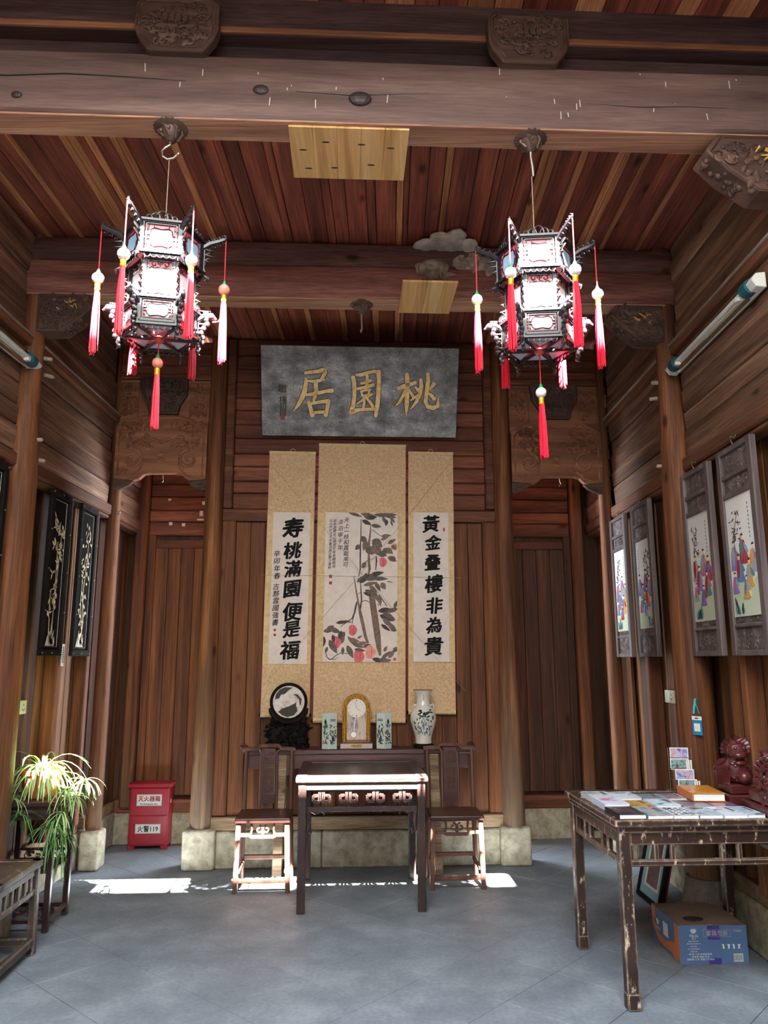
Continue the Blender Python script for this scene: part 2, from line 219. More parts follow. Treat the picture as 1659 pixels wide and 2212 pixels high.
# ------------------------------------------------------------------ mesh helpers
COL = sc.collection
RNG = random.Random(7)
class MB:
    """collects shapes; build() links them as ONE mesh object"""
    def __init__(self): self.v = []; self.f = []; self.mi = []
    def add(self, vs, fs, mi=0):
        o = len(self.v); self.v += [tuple(p) for p in vs]
        for q in fs: self.f.append([i+o for i in q]); self.mi.append(mi)
        return self
    def box(self, x0, x1, y0, y1, z0, z1, mi=0):
        return self.add([(x0,y0,z0),(x1,y0,z0),(x1,y1,z0),(x0,y1,z0),(x0,y0,z1),(x1,y0,z1),(x1,y1,z1),(x0,y1,z1)],
                        [(0,3,2,1),(4,5,6,7),(0,1,5,4),(1,2,6,5),(2,3,7,6),(3,0,4,7)], mi)
    def bar(self, p, q, w, h, mi=0, ref=(0,0,1), w2=None, h2=None):
        p = Vector(p); q = Vector(q); t = (q-p).normalized(); r = Vector(ref)
        if abs(t.dot(r)) > 0.98: r = Vector((0,1,0))
        a = t.cross(r).normalized(); b = a.cross(t)
        w2 = w if w2 is None else w2; h2 = h if h2 is None else h2
        vs = [p+a*sx*w/2+b*sy*h/2 for sx, sy in ((-1,-1),(1,-1),(1,1),(-1,1))] + [q+a*sx*w2/2+b*sy*h2/2 for sx, sy in ((-1,-1),(1,-1),(1,1),(-1,1))]
        return self.add(vs, [(0,1,2,3),(7,6,5,4),(4,5,1,0),(5,6,2,1),(6,7,3,2),(7,4,0,3)], mi)
    def tube(self, pts, r, n=6, mi=0, flat=1.0):
        pts = [Vector(p) for p in pts]; k = len(pts); rs = r if isinstance(r, (list, tuple)) else [r]*k
        vs = []; up_ = Vector((0.13, 0.3, 0.94))
        for i, p in enumerate(pts):
            t = (pts[min(i+1,k-1)]-pts[max(i-1,0)])
            t = t.normalized() if t.length > 1e-9 else Vector((0,0,1))
            a = t.cross(up_)
            if a.length < 0.05: a = t.cross(Vector((1,0,0)))
            a.normalize(); b = t.cross(a)
            for j in range(n):
                an = 2*PI*j/n; vs.append(p + a*math.cos(an)*rs[i] + b*math.sin(an)*rs[i]*flat)
        fs = [(i*n+j, i*n+(j+1)%n, (i+1)*n+(j+1)%n, (i+1)*n+j) for i in range(k-1) for j in range(n)]
        fs += [tuple(reversed(range(n))), tuple(range((k-1)*n, k*n))]
        return self.add(vs, fs, mi)
    def lathe(self, prof, n=16, c=(0,0,0), mi=0, sx=1.0, sy=1.0, rot=0.0):
        vs = []
        for r, z in prof:
            for j in range(n):
                a = 2*PI*j/n+rot; vs.append((c[0]+r*sx*math.cos(a), c[1]+r*sy*math.sin(a), c[2]+z))
        k = len(prof)
        fs = [(i*n+j, i*n+(j+1)%n, (i+1)*n+(j+1)%n, (i+1)*n+j) for i in range(k-1) for j in range(n)]
        fs += [tuple(reversed(range(n))), tuple(range((k-1)*n, k*n))]
        return self.add(vs, fs, mi)
    def ball(self, c, r, n=10, m=7, mi=0, s=(1,1,1)):
        vs = [(c[0], c[1], c[2]-r*s[2])]
        for i in range(1, m):
            a = PI*i/m
            for j in range(n):
                b = 2*PI*j/n; vs.append((c[0]+r*s[0]*math.sin(a)*math.cos(b), c[1]+r*s[1]*math.sin(a)*math.sin(b), c[2]-r*s[2]*math.cos(a)))
        vs.append((c[0], c[1], c[2]+r*s[2])); e = len(vs)-1
        fs = [(0, 1+(j+1)%n, 1+j) for j in range(n)]
        for i in range(m-2): fs += [(1+i*n+j, 1+i*n+(j+1)%n, 1+(i+1)*n+(j+1)%n, 1+(i+1)*n+j) for j in range(n)]
        fs += [(e, 1+(m-2)*n+j, 1+(m-2)*n+(j+1)%n) for j in range(n)]
        return self.add(vs, fs, mi)
    def prism(self, poly, d0, d1, plane='xz', mi=0):
        """extrude a 2D polygon; plane xz goes along y, yz along x, xy along z"""
        f = {'xz': lambda a,b,d: (a,d,b), 'yz': lambda a,b,d: (d,a,b), 'xy': lambda a,b,d: (a,b,d)}[plane]
        n = len(poly)
        vs = [f(a,b,d0) for a,b in poly]+[f(a,b,d1) for a,b in poly]
        return self.add(vs, [tuple(range(n)), tuple(reversed(range(n,2*n)))]+[(i, i+n, (i+1)%n+n, (i+1)%n) for i in range(n)], mi)
    def stroke(self, pts, ws, y, th, mi=0):
        """brush stroke in the xz plane: a ribbon of varying width, th thick, front face at y"""
        n = len(pts); L = []; R = []
        for i, (x, z) in enumerate(pts):
            x0, z0 = pts[max(i-1,0)]; x1, z1 = pts[min(i+1,n-1)]
            dx, dz = x1-x0, z1-z0; l = math.hypot(dx, dz) or 1; nx, nz = -dz/l, dx/l; w = ws[i]/2
            L.append((x+nx*w, z+nz*w)); R.append((x-nx*w, z-nz*w))
        vs = [(a, y, b) for a, b in L]+[(a, y, b) for a, b in R]+[(a, y+th, b) for a, b in L]+[(a, y+th, b) for a, b in R]
        fs = []
        for i in range(n-1):
            fs += [(i, i+1, n+i+1, n+i), (2*n+i, 3*n+i, 3*n+i+1, 2*n+i+1), (i, 2*n+i, 2*n+i+1, i+1), (n+i, n+i+1, 3*n+i+1, 3*n+i)]
        fs += [(0, n, 3*n, 2*n), (n-1, 3*n-1, 4*n-1, 2*n-1)]
        return self.add(vs, fs, mi)
    def xf(self, M):
        self.v = [tuple(M @ Vector(p)) for p in self.v]; return self
    def merge(self, o, M=None):
        vs = o.v if M is None else [tuple(M @ Vector(p)) for p in o.v]
        k = len(self.v); self.v += vs; self.f += [[i+k for i in q] for q in o.f]; self.mi += o.mi; return self
    def mesh(self, name, mats, smooth=False, bevel=0.0, seg=1):
        me = bpy.data.meshes.new(name); me.from_pydata(self.v, [], self.f)
        for mt in (mats if isinstance(mats, (list, tuple)) else [mats]): me.materials.append(MATS[mt])
        me.polygons.foreach_set('material_index', self.mi)
        bm = bmesh.new(); bm.from_mesh(me)
        bmesh.ops.recalc_face_normals(bm, faces=bm.faces)
        if bevel:
            es = [e for e in bm.edges if len(e.link_faces) == 2 and e.calc_face_angle(0) > 0.6]
            bmesh.ops.bevel(bm, geom=es, offset=bevel, segments=seg, affect='EDGES', profile=0.5, clamp_overlap=True)
        bm.to_mesh(me); bm.free()
        if smooth:
            me.polygons.foreach_set('use_smooth', [True]*len(me.polygons)); 
            me.set_sharp_from_angle(angle=rad(40))
        me.update(); return me
    def build(self, name, mats, parent=None, smooth=False, bevel=0.0, seg=1):
        return link(name, self.mesh(name, mats, smooth, bevel, seg), parent)
def link(name, data, parent=None):
    o = bpy.data.objects.new(name, data); COL.objects.link(o)
    if parent is not None: o.parent = parent
    return o
def thing(name, label, cat, loc=(0,0,0), rz=0.0, group=None, rot=None):
    o = bpy.data.objects.new(name, None); COL.objects.link(o); o.empty_display_size = 0.05
    o.location = loc; o.rotation_euler = rot if rot is not None else (0,0,rz)
    o['label'] = label; o['category'] = cat
    if group: o['group'] = group
    return o
def tag(o, label, cat, group=None):
    o['label'] = label; o['category'] = cat
    if group: o['group'] = group
    return o
def struct(o): o['kind'] = 'structure'; return o
def sroot(name, loc=(0,0,0), rz=0.0):
    o = bpy.data.objects.new(name, None); COL.objects.link(o); o.location = loc; o.rotation_euler = (0,0,rz); o['kind'] = 'structure'; return o
def copy_tree(o, parent=None):
    c = o.copy(); COL.objects.link(c); c.parent = parent
    for ch in list(o.children): copy_tree(ch, c)
    return c
_cache = {}
def piece(name, size, mat, parent, loc, bevel=0.004, rot=None):
    """a plank or block of its own; alike pieces share mesh data"""
    key = (name, tuple(round(s, 3) for s in size), mat, bevel)
    if key not in _cache:
        sx, sy, sz = (s/2 for s in size); _cache[key] = MB().box(-sx,sx,-sy,sy,-sz,sz).mesh(name, mat, bevel=bevel)
    o = link(name, _cache[key], parent); o.location = loc
    if rot: o.rotation_euler = rot
    return o
def spiral(cx, cz, r0, r1, a0, turns, n=16):
    return [(cx+(r0+(r1-r0)*i/(n-1))*math.cos(a0+2*PI*turns*i/(n-1)), cz+(r0+(r1-r0)*i/(n-1))*math.sin(a0+2*PI*turns*i/(n-1))) for i in range(n)]
def line3(pts, y): return [(x, y, z) for x, z in pts]
def leaf2(x, z, l, w, a, n=5):
    """a pointed leaf outline in 2D with its stem end at x, z"""
    t = [i/n for i in range(n+1)]; up_ = [(l*s, w/2*math.sin(PI*s**0.8)) for s in t]; dn = [(l*s, -w/2*math.sin(PI*s**0.8)) for s in reversed(t[1:-1])]
    c, s_ = math.cos(a), math.sin(a)
    return [(x+p*c-q*s_, z+p*s_+q*c) for p, q in up_+dn]
def carve(mb, inside, bbox, n, seed, y, r=0.006, size=0.05, mi=0, mi2=None):
    """relief: curling stems, leaves and knobs scattered inside an outline on the xz plane, proud of y (towards -y)"""
    rg = random.Random(seed); k = 0; tries = 0
    while k < n and tries < n*20:
        tries += 1
        x = rg.uniform(bbox[0], bbox[1]); z = rg.uniform(bbox[2], bbox[3])
        if not inside(x, z): continue
        k += 1; t = rg.random(); s = size*rg.uniform(0.6, 1.2); m_ = mi2 if (mi2 is not None and rg.random() < 0.3) else mi
        if t < 0.5:
            mb.tube(line3(spiral(x, z, s*0.5, s*0.08, rg.uniform(0, 6.3), rg.choice((-1,1))*rg.uniform(0.6, 1.1), 9), y), [r*(1.1-0.06*i) for i in range(9)], 5, m_)
        elif t < 0.8:
            a = rg.uniform(0, 6.3); p = leaf2(x, z, s*0.9, s*0.45, a); c = Vector((x+0.45*s*math.cos(a), y-r*1.3, z+0.45*s*math.sin(a)))
            vs = [(u_, y, v_) for u_, v_ in p]+[tuple(c)]; q = len(p)
            mb.add(vs, [(i, (i+1)%q, q) for i in range(q)], m_)
        else:
            mb.ball((x, y, z), s*0.22, 7, 5, m_, s=(1, 0.7, 1))
def in_poly(poly):
    def f(x, z):
        c = False; j = len(poly)-1
        for i in range(len(poly)):
            (xi, zi), (xj, zj) = poly[i], poly[j]
            if (zi > z) != (zj > z) and x < (xj-xi)*(z-zi)/(zj-zi)+xi: c = not c
            j = i
        return c
    return f
def inset(poly, k):
    cx = sum(p[0] for p in poly)/len(poly); cz = sum(p[1] for p in poly)/len(poly)
    return [(cx+(x-cx)*k, cz+(z-cz)*k) for x, z in poly]
_txt = None
def glyphs(body, size, bold=0.0, shear=0.0):
    """outline of a line of characters as (verts2d, faces), centred"""
    global _txt
    if _txt is None:
        _txt = bpy.data.curves.new('lettering', 'FONT')
    _txt.body = body; _txt.size = size; _txt.offset = bold; _txt.shear = shear; _txt.resolution_u = 2
    o = bpy.data.objects.new('lettering', _txt); COL.objects.link(o)
    dg = bpy.context.evaluated_depsgraph_get(); me = bpy.data.meshes.new_from_object(o.evaluated_get(dg))
    vs = [(v.co.x, v.co.y) for v in me.vertices]; fs = [tuple(p.vertices) for p in me.polygons]
    bpy.data.objects.remove(o); bpy.data.meshes.remove(me)
    if vs:
        cx = (min(v[0] for v in vs)+max(v[0] for v in vs))/2; cz = (min(v[1] for v in vs)+max(v[1] for v in vs))/2
        vs = [(x-cx, z-cz) for x, z in vs]
    return vs, fs
def letters(mb, body, x, z, size, y, bold=0.0, shear=0.0, mi=0, wob=0.0, sx=1.0, plane='xz', sgn=1):
    vs, fs = glyphs(body, size, 0.0, shear)
    rot = 0.0
    if wob:                                             # brush-like: rising horizontals, swelling strokes
        vs = [(a*(1+0.25*wob*math.sin(4*b/size+x*31)), b+wob*(0.55*a+0.10*size*math.sin(6*a/size+z*17))) for a, b in vs]
    offs = [(0, 0)] if not bold else [(0, 0)]+[(bold*math.cos(q*PI/4), bold*math.sin(q*PI/4)*(0.7 if wob else 1)) for q in range(8)]
    for da, db in offs:                                 # bold by repeating the outline round a small circle
        if plane == 'xz': mb.add([(x+(a+da)*sx, y, z+b+db) for a, b in vs], fs, mi)
        elif plane == 'yz': mb.add([(y, x+(a+da)*sx*sgn, z+b+db) for a, b in vs], fs, mi)
        else: mb.add([(x+(a+da)*sx, z+b+db, y) for a, b in vs], fs, mi)

# ================================================================== the setting
XL, XR = -2.36, 1.94
CEIL = 4.33
def rnd(a, b): return RNG.uniform(a, b)

# ---- floor: concrete slabs laid on the diagonal
fl = struct(MB().box(-4.2, 3.8, -3, 8.6, -0.12, -0.006).build('floor', 'joint'))
S = 0.46
for i in range(-16, 17):
    for j in range(-2, 28):
        a, b = (i+0.5)*S, (j+0.5)*S
        u = (a-b)*0.70711+0.1; v = (a+b)*0.70711
        if -3.0 < u < 2.9 and 0.4 < v < 7.9:
            p = bp(u, v)
            if XL-0.3 < p.x < XR+0.3:
                piece('floor_slab', (S-0.003, S-0.003, 0.03), 'concrete', fl, (p.x, p.y, -0.015), bevel=0.0015, rot=(0, 0, SB+PI/4))

# ---- ceiling boards running front to back
ce = struct(MB().box(XL-0.3, XR+0.3, 3.36, 7.6, CEIL+0.05, CEIL+0.09).build('ceiling', 'beam_dark'))
x = XL-0.1; k = 0
while x < XR+0.1:
    narrow = (k % 3 == 2) or RNG.random() < 0.12
    w = rnd(0.032, 0.055) if narrow else rnd(0.085, 0.15)
    piece('plank', (w-0.003, 1.56, 0.03), 'ceil_strip' if narrow and RNG.random() < 0.75 else 'ceil_board', ce, (x+w/2, 4.14, CEIL+0.016+(0.012 if not narrow else 0)), bevel=0.003)
    piece('plank', (w-0.003, 2.35, 0.03), 'ceil_strip' if narrow and RNG.random() < 0.75 else 'ceil_board', ce, (x+w/2, 6.1, CEIL+0.016+(0.012 if not narrow else 0)), bevel=0.003)
    x += w; k += 1
# front ceiling over the porch, ending at the eave of the skywell
cf = struct(MB().box(-2.6, 2.6, 2.11, 3.3, 4.70, 4.78).build('ceiling_porch', 'beam_dark')); cf.rotation_euler = (0, 0, SB)
struct(MB().box(-2.6, 2.6, 2.105, 2.125, SLOPE*(6.04-2.105), 4.80).build('eave_sun_mask', 'beam_dark')).rotation_euler = (0, 0, SB)  # unseen board added to set the far edge of the sun strip
x = -2.5
while x < 2.5:
    w = rnd(0.09, 0.15); piece('plank', (w-0.004, 1.16, 0.03), 'ceil_board' if RNG.random() < 0.75 else 'ceil_strip', cf, (x+w/2, 2.70, 4.685), bevel=0.003); x += w

# ---- unseen side eaves and opposite wall behind the viewer, shaped to cut sunlight
sw = MB()
sw.box(-4.0, -1.79, -2.6, 2.11, 4.62, 4.78); sw.box(1.38, 4.0, -2.6, 2.11, 4.62, 4.78)
s_ = struct(sw.build('roof_sun_mask', 'roof_tile')); s_.rotation_euler = (0, 0, SB)  # unseen wings added to end the sun strip at either side
wf = struct(MB().box(-4.2, 4.2, -1.75, -1.5, 0, SLOPE*(5.78+1.5)).box(-0.05, 0.93, -1.75, -1.5, 8.0, SLOPE*(5.885+1.5)).build('wall_front_sun_mask', 'plaster')); wf.rotation_euler = (0, 0, SB)  # raised centre block added to keep sun off the floor under the table

# ---- side walls
def side_wall(name, X, sg, bays):
    """sg=+1: wall on the left, faces +x; -1: on the right"""
    root = struct(MB().box(min(X-sg*0.24, X-sg*0.13), max(X-sg*0.24, X-sg*0.13), -2.0, 7.7, 0, 4.75).build(name, 'wall_plank_dark'))
    f = lambda d: X+sg*d
    for (y0, y1) in bays:
        yc_, L = (y0+y1)/2, y1-y0
        # stone sill, bottom rail
        piece('stone_sill', (0.12, L, 0.27), 'stone', root, (f(-0.10), yc_, 0.135), 0.012)
        piece('rail', (0.09, L, 0.09), 'sill_wood', root, (f(-0.095), yc_, 0.316), 0.006)
        # lower part: upright planks in a frame
        n = max(2, round(L/0.125)); w = L/n
        for i in range(n):
            piece('plank', (0.03, w-0.004, 2.40), 'wall_plank' if RNG.random() < 0.75 else 'wall_plank_dark', root, (f(-0.095+rnd(-0.003, 0.003)), y0+(i+0.5)*w, 1.56), 0.004)
        piece('rail', (0.14, L, 0.09), 'rail_y', root, (f(-0.02), yc_, 2.80), 0.012)
        piece('moulding', (0.10, L, 0.03), 'rail_y', root, (f(-0.02), yc_, 2.742), 0.008)
        # horizontal boards
        z = 2.85
        for h in (0.17, 0.13, 0.15, 0.12, 0.14):
            piece('board', (0.035, L, h-0.004), 'wall_board_y', root, (f(rnd(-0.008, 0.012)), yc_, z+h/2), 0.009, rot=(0, sg*rad(3.0), 0)); z += h
        piece('ledge', (0.10, L, 0.055), 'rail_y', root, (f(0.02), yc_, 3.585), 0.006)
        piece('ledge', (0.11, L, 0.016), 'ledge_wood', root, (f(0.025), yc_, 3.62), 0.004)
        z = 3.63
        for h in (0.15, 0.13, 0.15, 0.14, 0.13):
            piece('board', (0.035, L, h-0.004), 'wall_board_y', root, (f(rnd(-0.008, 0.012)), yc_, z+h/2), 0.009, rot=(0, sg*rad(3.0), 0)); z += h
    return root
wl = side_wall('wall_left', XL, 1, [(1.6, 2.96), (3.14, 4.60), (4.74, 6.22), (6.34, 7.2)])
wr = side_wall('wall_right', XR, -1, [(1.8, 3.20), (3.38, 4.80), (4.98, 6.42), (6.56, 7.4)])
# framing stiles between the hung panels
for y in (4.82, 5.50, 6.02): piece('stile', (0.10, 0.07, 2.38), 'wall_plank_red', wl, (XL-0.03, y, 1.55), 0.008)
for y in (4.27, 5.08, 5.84): piece('stile', (0.10, 0.07, 2.38), 'wall_plank_red', wr, (XR+0.03, y, 1.55), 0.008)

# ---- back wall between the two columns (askew frame: u along the wall, v depth)
wb = struct(MB().box(-1.1, 1.32, 6.36, 6.42, 0, CEIL+0.1).build('wall_back', 'wall_plank_dark')); wb.rotation_euler = (0, 0, SB)
u0, u1 = -1.045, 1.255; L = u1-u0; uc = (u0+u1)/2
for w0, w1 in ((-1.0, -0.18), (-0.18, 0.62), (0.62, 1.22)):
    piece('stone_sill', (w1-w0-0.004, 0.14, 0.27), 'stone', wb, ((w0+w1)/2, 6.36, 0.135), 0.01)
piece('rail', (L, 0.09, 0.10), 'sill_wood', wb, (uc, 6.345, 0.325), 0.006)
n = 17; w = (L-0.24)/n
for i in range(n):
    piece('plank', (w-0.003, 0.03, 2.32), 'wall_plank_red', wb, (u0+0.12+(i+0.5)*w, 6.345+rnd(-0.003, 0.003), 1.54), 0.004)
for u in (u0+0.06, u1-0.06): piece('stile', (0.115, 0.045, 2.34), 'wall_plank_red', wb, (u, 6.34, 1.545), 0.01)
piece('rail', (L, 0.06, 0.10), 'rail_x', wb, (uc, 6.335, 2.76), 0.012)
z = 2.81
for h in (0.14, 0.10, 0.13, 0.11, 0.14, 0.12, 0.13, 0.11, 0.14, 0.12, 0.13, 0.15):
    piece('board', (L-0.16, 0.035, h-0.004), 'wall_board_x', wb, (uc, 6.345+rnd(-0.008, 0.008), z+h/2), 0.01, rot=(rad(4), 0, 0)); z += h
for u in (u0+0.04, u1-0.04): piece('stile', (0.075, 0.045, 1.50), 'rail_x', wb, (u, 6.335, 3.57), 0.01)

# ---- recesses beside the back wall, each closed by a framed plank door
for name, a0, a1 in (('wall_recess_left', -2.02, -1.0), ('wall_recess_right', 1.2, 2.30)):
    r = struct(MB().box(a0-0.5, a1+0.5, 7.22, 7.28, 0, CEIL+0.3).build(name, 'wall_plank_dark')); r.rotation_euler = (0, 0, SB)
    L = a1-a0; c_ = (a0+a1)/2; left = a0 < 0
    piece('stone_sill', (L, 0.16, 0.26), 'stone', r, (c_, 7.20, 0.13), 0.01)
    piece('rail', (L, 0.09, 0.11), 'rail_x', r, (c_, 7.185, 0.315), 0.006)
    pu = a0+0.10 if left else a1-0.10
    piece('post', (0.11, 0.13, 3.9), 'post_wood', r, (pu, 7.16, 0.30+1.95), 0.02)
    d0, d1 = (pu+0.06, a1) if left else (a0, pu-0.06)
    n = 6; w = (d1-d0-0.14)/n
    for i in range(n):
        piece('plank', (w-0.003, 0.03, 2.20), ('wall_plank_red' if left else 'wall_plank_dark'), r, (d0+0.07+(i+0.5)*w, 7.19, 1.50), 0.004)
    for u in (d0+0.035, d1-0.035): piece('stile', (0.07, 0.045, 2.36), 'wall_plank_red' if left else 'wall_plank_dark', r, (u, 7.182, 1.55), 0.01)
    piece('rail', (d1-d0-0.14, 0.045, 0.08), 'rail_x', r, ((d0+d1)/2, 7.182, 2.64), 0.01)
    z = 2.72
    for h in (0.13, 0.11, 0.13, 0.12, 0.13, 0.14, 0.13):
        piece('board', (d1-d0, 0.035, h-0.004), 'wall_board_x', r, ((d0+d1)/2, 7.19+rnd(-0.006, 0.006), z+h/2), 0.01, rot=(rad(4), 0, 0)); z += h
    # infill boards above the carved lintel
    b0, b1 = (-1.96, -1.17) if left else (1.37, 2.2)
    for z in (4.02, 4.13, 4.24): piece('board', (b1-b0, 0.035, 0.106), 'wall_board_x', r, ((b0+b1)/2, 6.345, z), 0.01, rot=(rad(4), 0, 0))
    piece('rail', (b1-b0, 0.06, 0.05), 'rail_x', r, ((b0+b1)/2, 6.33, 3.965), 0.01)

rl = bpy.data.objects['wall_recess_left']
fk = MB()
for u, z, w, h in ((-1.36, 3.03, 0.03, 0.03), (-1.38, 2.93, 0.03, 0.05), (-1.385, 2.87, 0.06, 0.015), (-1.66, 2.83, 0.03, 0.03), (-1.54, 2.82, 0.03, 0.03), (-1.68, 3.06, 0.025, 0.02)): fk.box(u-w/2, u+w/2, 7.155, 7.165, z-h/2, z+h/2)
fk.build('paper_scrap', 'plaster', rl)['kind'] = 'stuff'

# ================================================================== columns and posts
def column(loc, prof, mat, label, base, pegs=(), group=None, n=18, base_mat='stone', rz=SB):
    t = thing('wooden_column', label, 'column', loc, rz, group)
    MB().lathe(prof, n).build('shaft', mat, t, smooth=True)
    if base:
        bx, by, bz, dx, dy = base
        o = MB().box(-bx/2+dx, bx/2+dx, -by/2+dy, by/2+dy, 0, bz).build('stone_base', base_mat, t, bevel=0.022, seg=3, smooth=True)
    for (x_, y_, z_, ax) in pegs:
        p = Vector((x_, y_, z_)); q = p+Vector(ax)
        MB().tube([p, p+(q-p)*0.85, q], [0.013, 0.013, 0.009], 8).build('peg', 'peg_wood', t, smooth=True)
    return t
column(bp(-1.12, 6.345), [(0.084, 0.295), (0.09, 0.32), (0.086, 0.8), (0.08, 2.0), (0.074, 3.2), (0.07, 4.36)], 'column_wood', 'round wooden column on a buff stone block beside the red extinguisher cabinet', (0.25, 0.25, 0.295, 0.0, 0.02))
column(bp(1.325, 6.345), [(0.095, 0.27), (0.098, 0.30), (0.094, 0.8), (0.086, 2.0), (0.078, 3.2), (0.073, 4.36)], 'column_wood', 'round wooden column on a buff stone block behind the vase end of the altar', (0.245, 0.25, 0.29, 0.0, 0.02))
column((-2.315, 6.28, 0), [(0.056, 0.28), (0.06, 0.31), (0.06, 1.5), (0.052, 3.0), (0.045, 4.36)], 'post_wood', 'corner post between the inlaid black panels and the extinguisher recess', (0.15, 0.20, 0.28, 0.01, -0.02), [(0.03, -0.05, 3.28, (0.03, -0.02, 0)), (0.04, -0.03, 2.78, (0.03, -0.02, 0))])
column((1.865, 6.49, 0), [(0.056, 0.28), (0.06, 0.31), (0.06, 1.5), (0.052, 3.0), (0.045, 4.36)], 'post_wood', 'corner post between the porcelain panels and the dark recess', (0.15, 0.20, 0.28, -0.01, -0.02), [(-0.045, -0.03, 2.98, (-0.03, -0.02, 0))])
column((-2.325, 4.665, 0), [(0.10, 0.28), (0.112, 0.32), (0.11, 1.5), (0.10, 2.7), (0.075, 3.3), (0.07, 4.36)], 'post_wood', 'stout wall post carrying the rear beam next to the inlaid black panels', (0.26, 0.26, 0.28, 0.0, 0.0), [(0.06, 0.05, 3.52, (0.05, 0.02, 0)), (0.07, 0.06, 3.41, (0.04, 0.05, 0)), (0.06, 0.0, 2.95, (0.06, 0.0, 0)), (0.08, 0.05, 2.83, (0.03, 0.03, 0))])
t = column((1.89, 4.895, 0), [(0.10, 0.28), (0.112, 0.32), (0.11, 1.5), (0.10, 2.7), (0.078, 3.3), (0.072, 4.36)], 'post_wood', 'stout wall post carrying the rear beam between the porcelain panels', None, [(-0.06, 0.02, 3.40, (-0.06, 0.0, 0)), (-0.07, 0.05, 3.30, (-0.05, 0.02, 0)), (-0.085, 0.02, 2.82, (-0.04, 0.0, 0))])
MB().lathe([(0.13, 0), (0.155, 0.06), (0.16, 0.16), (0.135, 0.25), (0.12, 0.30)], 20).build('stone_base', 'stone_grey', t, smooth=True)

column((-2.325, 3.05, 0), [(0.10, 0.28), (0.112, 0.32), (0.11, 1.5), (0.10, 2.7), (0.08, 3.3), (0.075, 4.36)], 'post_wood', 'stout wall post under the front beam beside the strip lamp on the inlaid panel wall', (0.26, 0.26, 0.28, 0.0, 0.0))
column((1.93, 3.29, 0), [(0.10, 0.28), (0.112, 0.32), (0.11, 1.5), (0.10, 2.7), (0.08, 3.3), (0.075, 4.36)], 'post_wood', 'stout wall post under the front beam and its gilt-figure corbel', (0.26, 0.26, 0.28, 0.0, 0.0), base_mat='stone_grey')

# ================================================================== beams
def wavybox(x0, x1, y0, y1, z0, z1, n, amp, seed):
    rg = random.Random(seed); mb = MB(); vs = []; fs = []
    ph = [rg.uniform(0, 6) for _ in range(4)]
    for i in range(n+1):
        x = x0+(x1-x0)*i/n; w = lambda k, f: amp*math.sin(f*x+ph[k])
        c = 0.016
        ring = [(y0+w(0,1.3), z0+c), (y0+c, z0+w(1,1.7)*0.5), (y1-c, z0+w(1,1.7)*0.5), (y1, z0+c), (y1, z1-c), (y1-c, z1), (y0+c, z1+w(2,1.1)*0.5), (y0+w(0,1.3), z1-c), (y0-0.012+w(3,0.9), (z0+z1)/2)]
        ring = ring[:8]+[ring[8]]
        vs += [(x, a, b) for a, b in ring]
    m_ = 9
    fs = [(i*m_+j, i*m_+(j+1)%m_, (i+1)*m_+(j+1)%m_, (i+1)*m_+j) for i in range(n) for j in range(m_)]
    fs += [tuple(range(m_)), tuple(range(n*m_, (n+1)*m_))]
    return mb.add(vs, fs)
ZB = lambda t_: (0, 0, SB)
b1 = thing('ceiling_beam', 'broad grey-brown front beam from which both lanterns hang', 'beam', (0,0,0), SB)
wavybox(-2.25, 2.2, 3.10, 3.265, 3.995, 4.318, 24, 0.006, 3).build('beam_body', 'beam_front', b1, smooth=True)
MB().box(-2.2, 2.15, 3.112, 3.256, 3.989, 3.999).build('soffit_painted_bounce', 'soffit_painted_bounce', b1, bevel=0.002)  # pale strip added for the bounced light under the front beam
# drying cracks and knots on its face
cr = MB()
for pts in ([(-1.75, 4.175), (-1.55, 4.165), (-1.3, 4.185), (-1.05, 4.18), (-0.75, 4.165)], [(1.1, 4.115), (1.35, 4.105), (1.6, 4.115), (1.9, 4.11)], [(-0.25, 4.13), (0.0, 4.12), (0.25, 4.135), (0.45, 4.14)]):
    cr.tube([(a, 3.088, b) for a, b in pts], [0.001]+[0.0035]*(len(pts)-2)+[0.001], 5)
for a, b, r in ((-0.41, 4.135, 0.032), (0.045, 4.105, 0.045), (-1.5, 4.07, 0.02)):
    cr.ball((a, 3.092, b), r, 12, 8, 0, s=(1.2, 0.4, 0.8))
cr.build('crack_and_knot', 'iron_dark', b1)
nl = MB()
for i in range(26):
    a = RNG.choice((-0.9, -0.2, 0.1, 0.9, 1.1, 1.5, 1.6, 0.7))+rnd(-0.25, 0.25); b = rnd(4.05, 4.31); nl.bar((a, 3.087, b), (a+rnd(-0.004, 0.004), 3.087, b-rnd(0.006, 0.045)), 0.004, 0.003)
nl.build('dropping_streak', 'nail', b1)
b2 = thing('ceiling_beam', 'dark red rear beam of two stacked timbers below the swallow nest', 'beam', (0,0,0), SB)
wavybox(-2.12, 2.2, 4.70, 4.87, 3.92, 4.155, 20, 0.004, 5).build('lower_timber', 'beam_rear', b2, smooth=True)
wavybox(-2.12, 2.2, 4.71, 4.87, 4.16, 4.325, 20, 0.004, 6).build('upper_timber', 'beam_dark', b2, smooth=True)
MB().box(-2.1, 2.15, 4.712, 4.862, 3.914, 3.924).build('soffit_painted_bounce', 'soffit_painted_bounce', b2, bevel=0.002)  # same painted bounce under the rear beam
b3 = thing('ceiling_beam', 'dark moulded upper beam resting on the carved blocks', 'beam', (0,0,0), SB)
MB().box(-2.25, 2.25, 3.14, 3.26, 4.47, 4.68)  .build('beam_body', 'beam_upper', b3, bevel=0.01)
MB().box(-2.25, 2.25, 3.12, 3.14, 4.465, 4.49).box(-2.25, 2.25, 3.13, 3.14, 4.495, 4.505).build('moulding', 'carved_wood', b3, bevel=0.004)
MB().box(-2.25, 2.25, 3.22, 3.26, 4.30, 4.47).build('infill_board', 'beam_upper', b3)

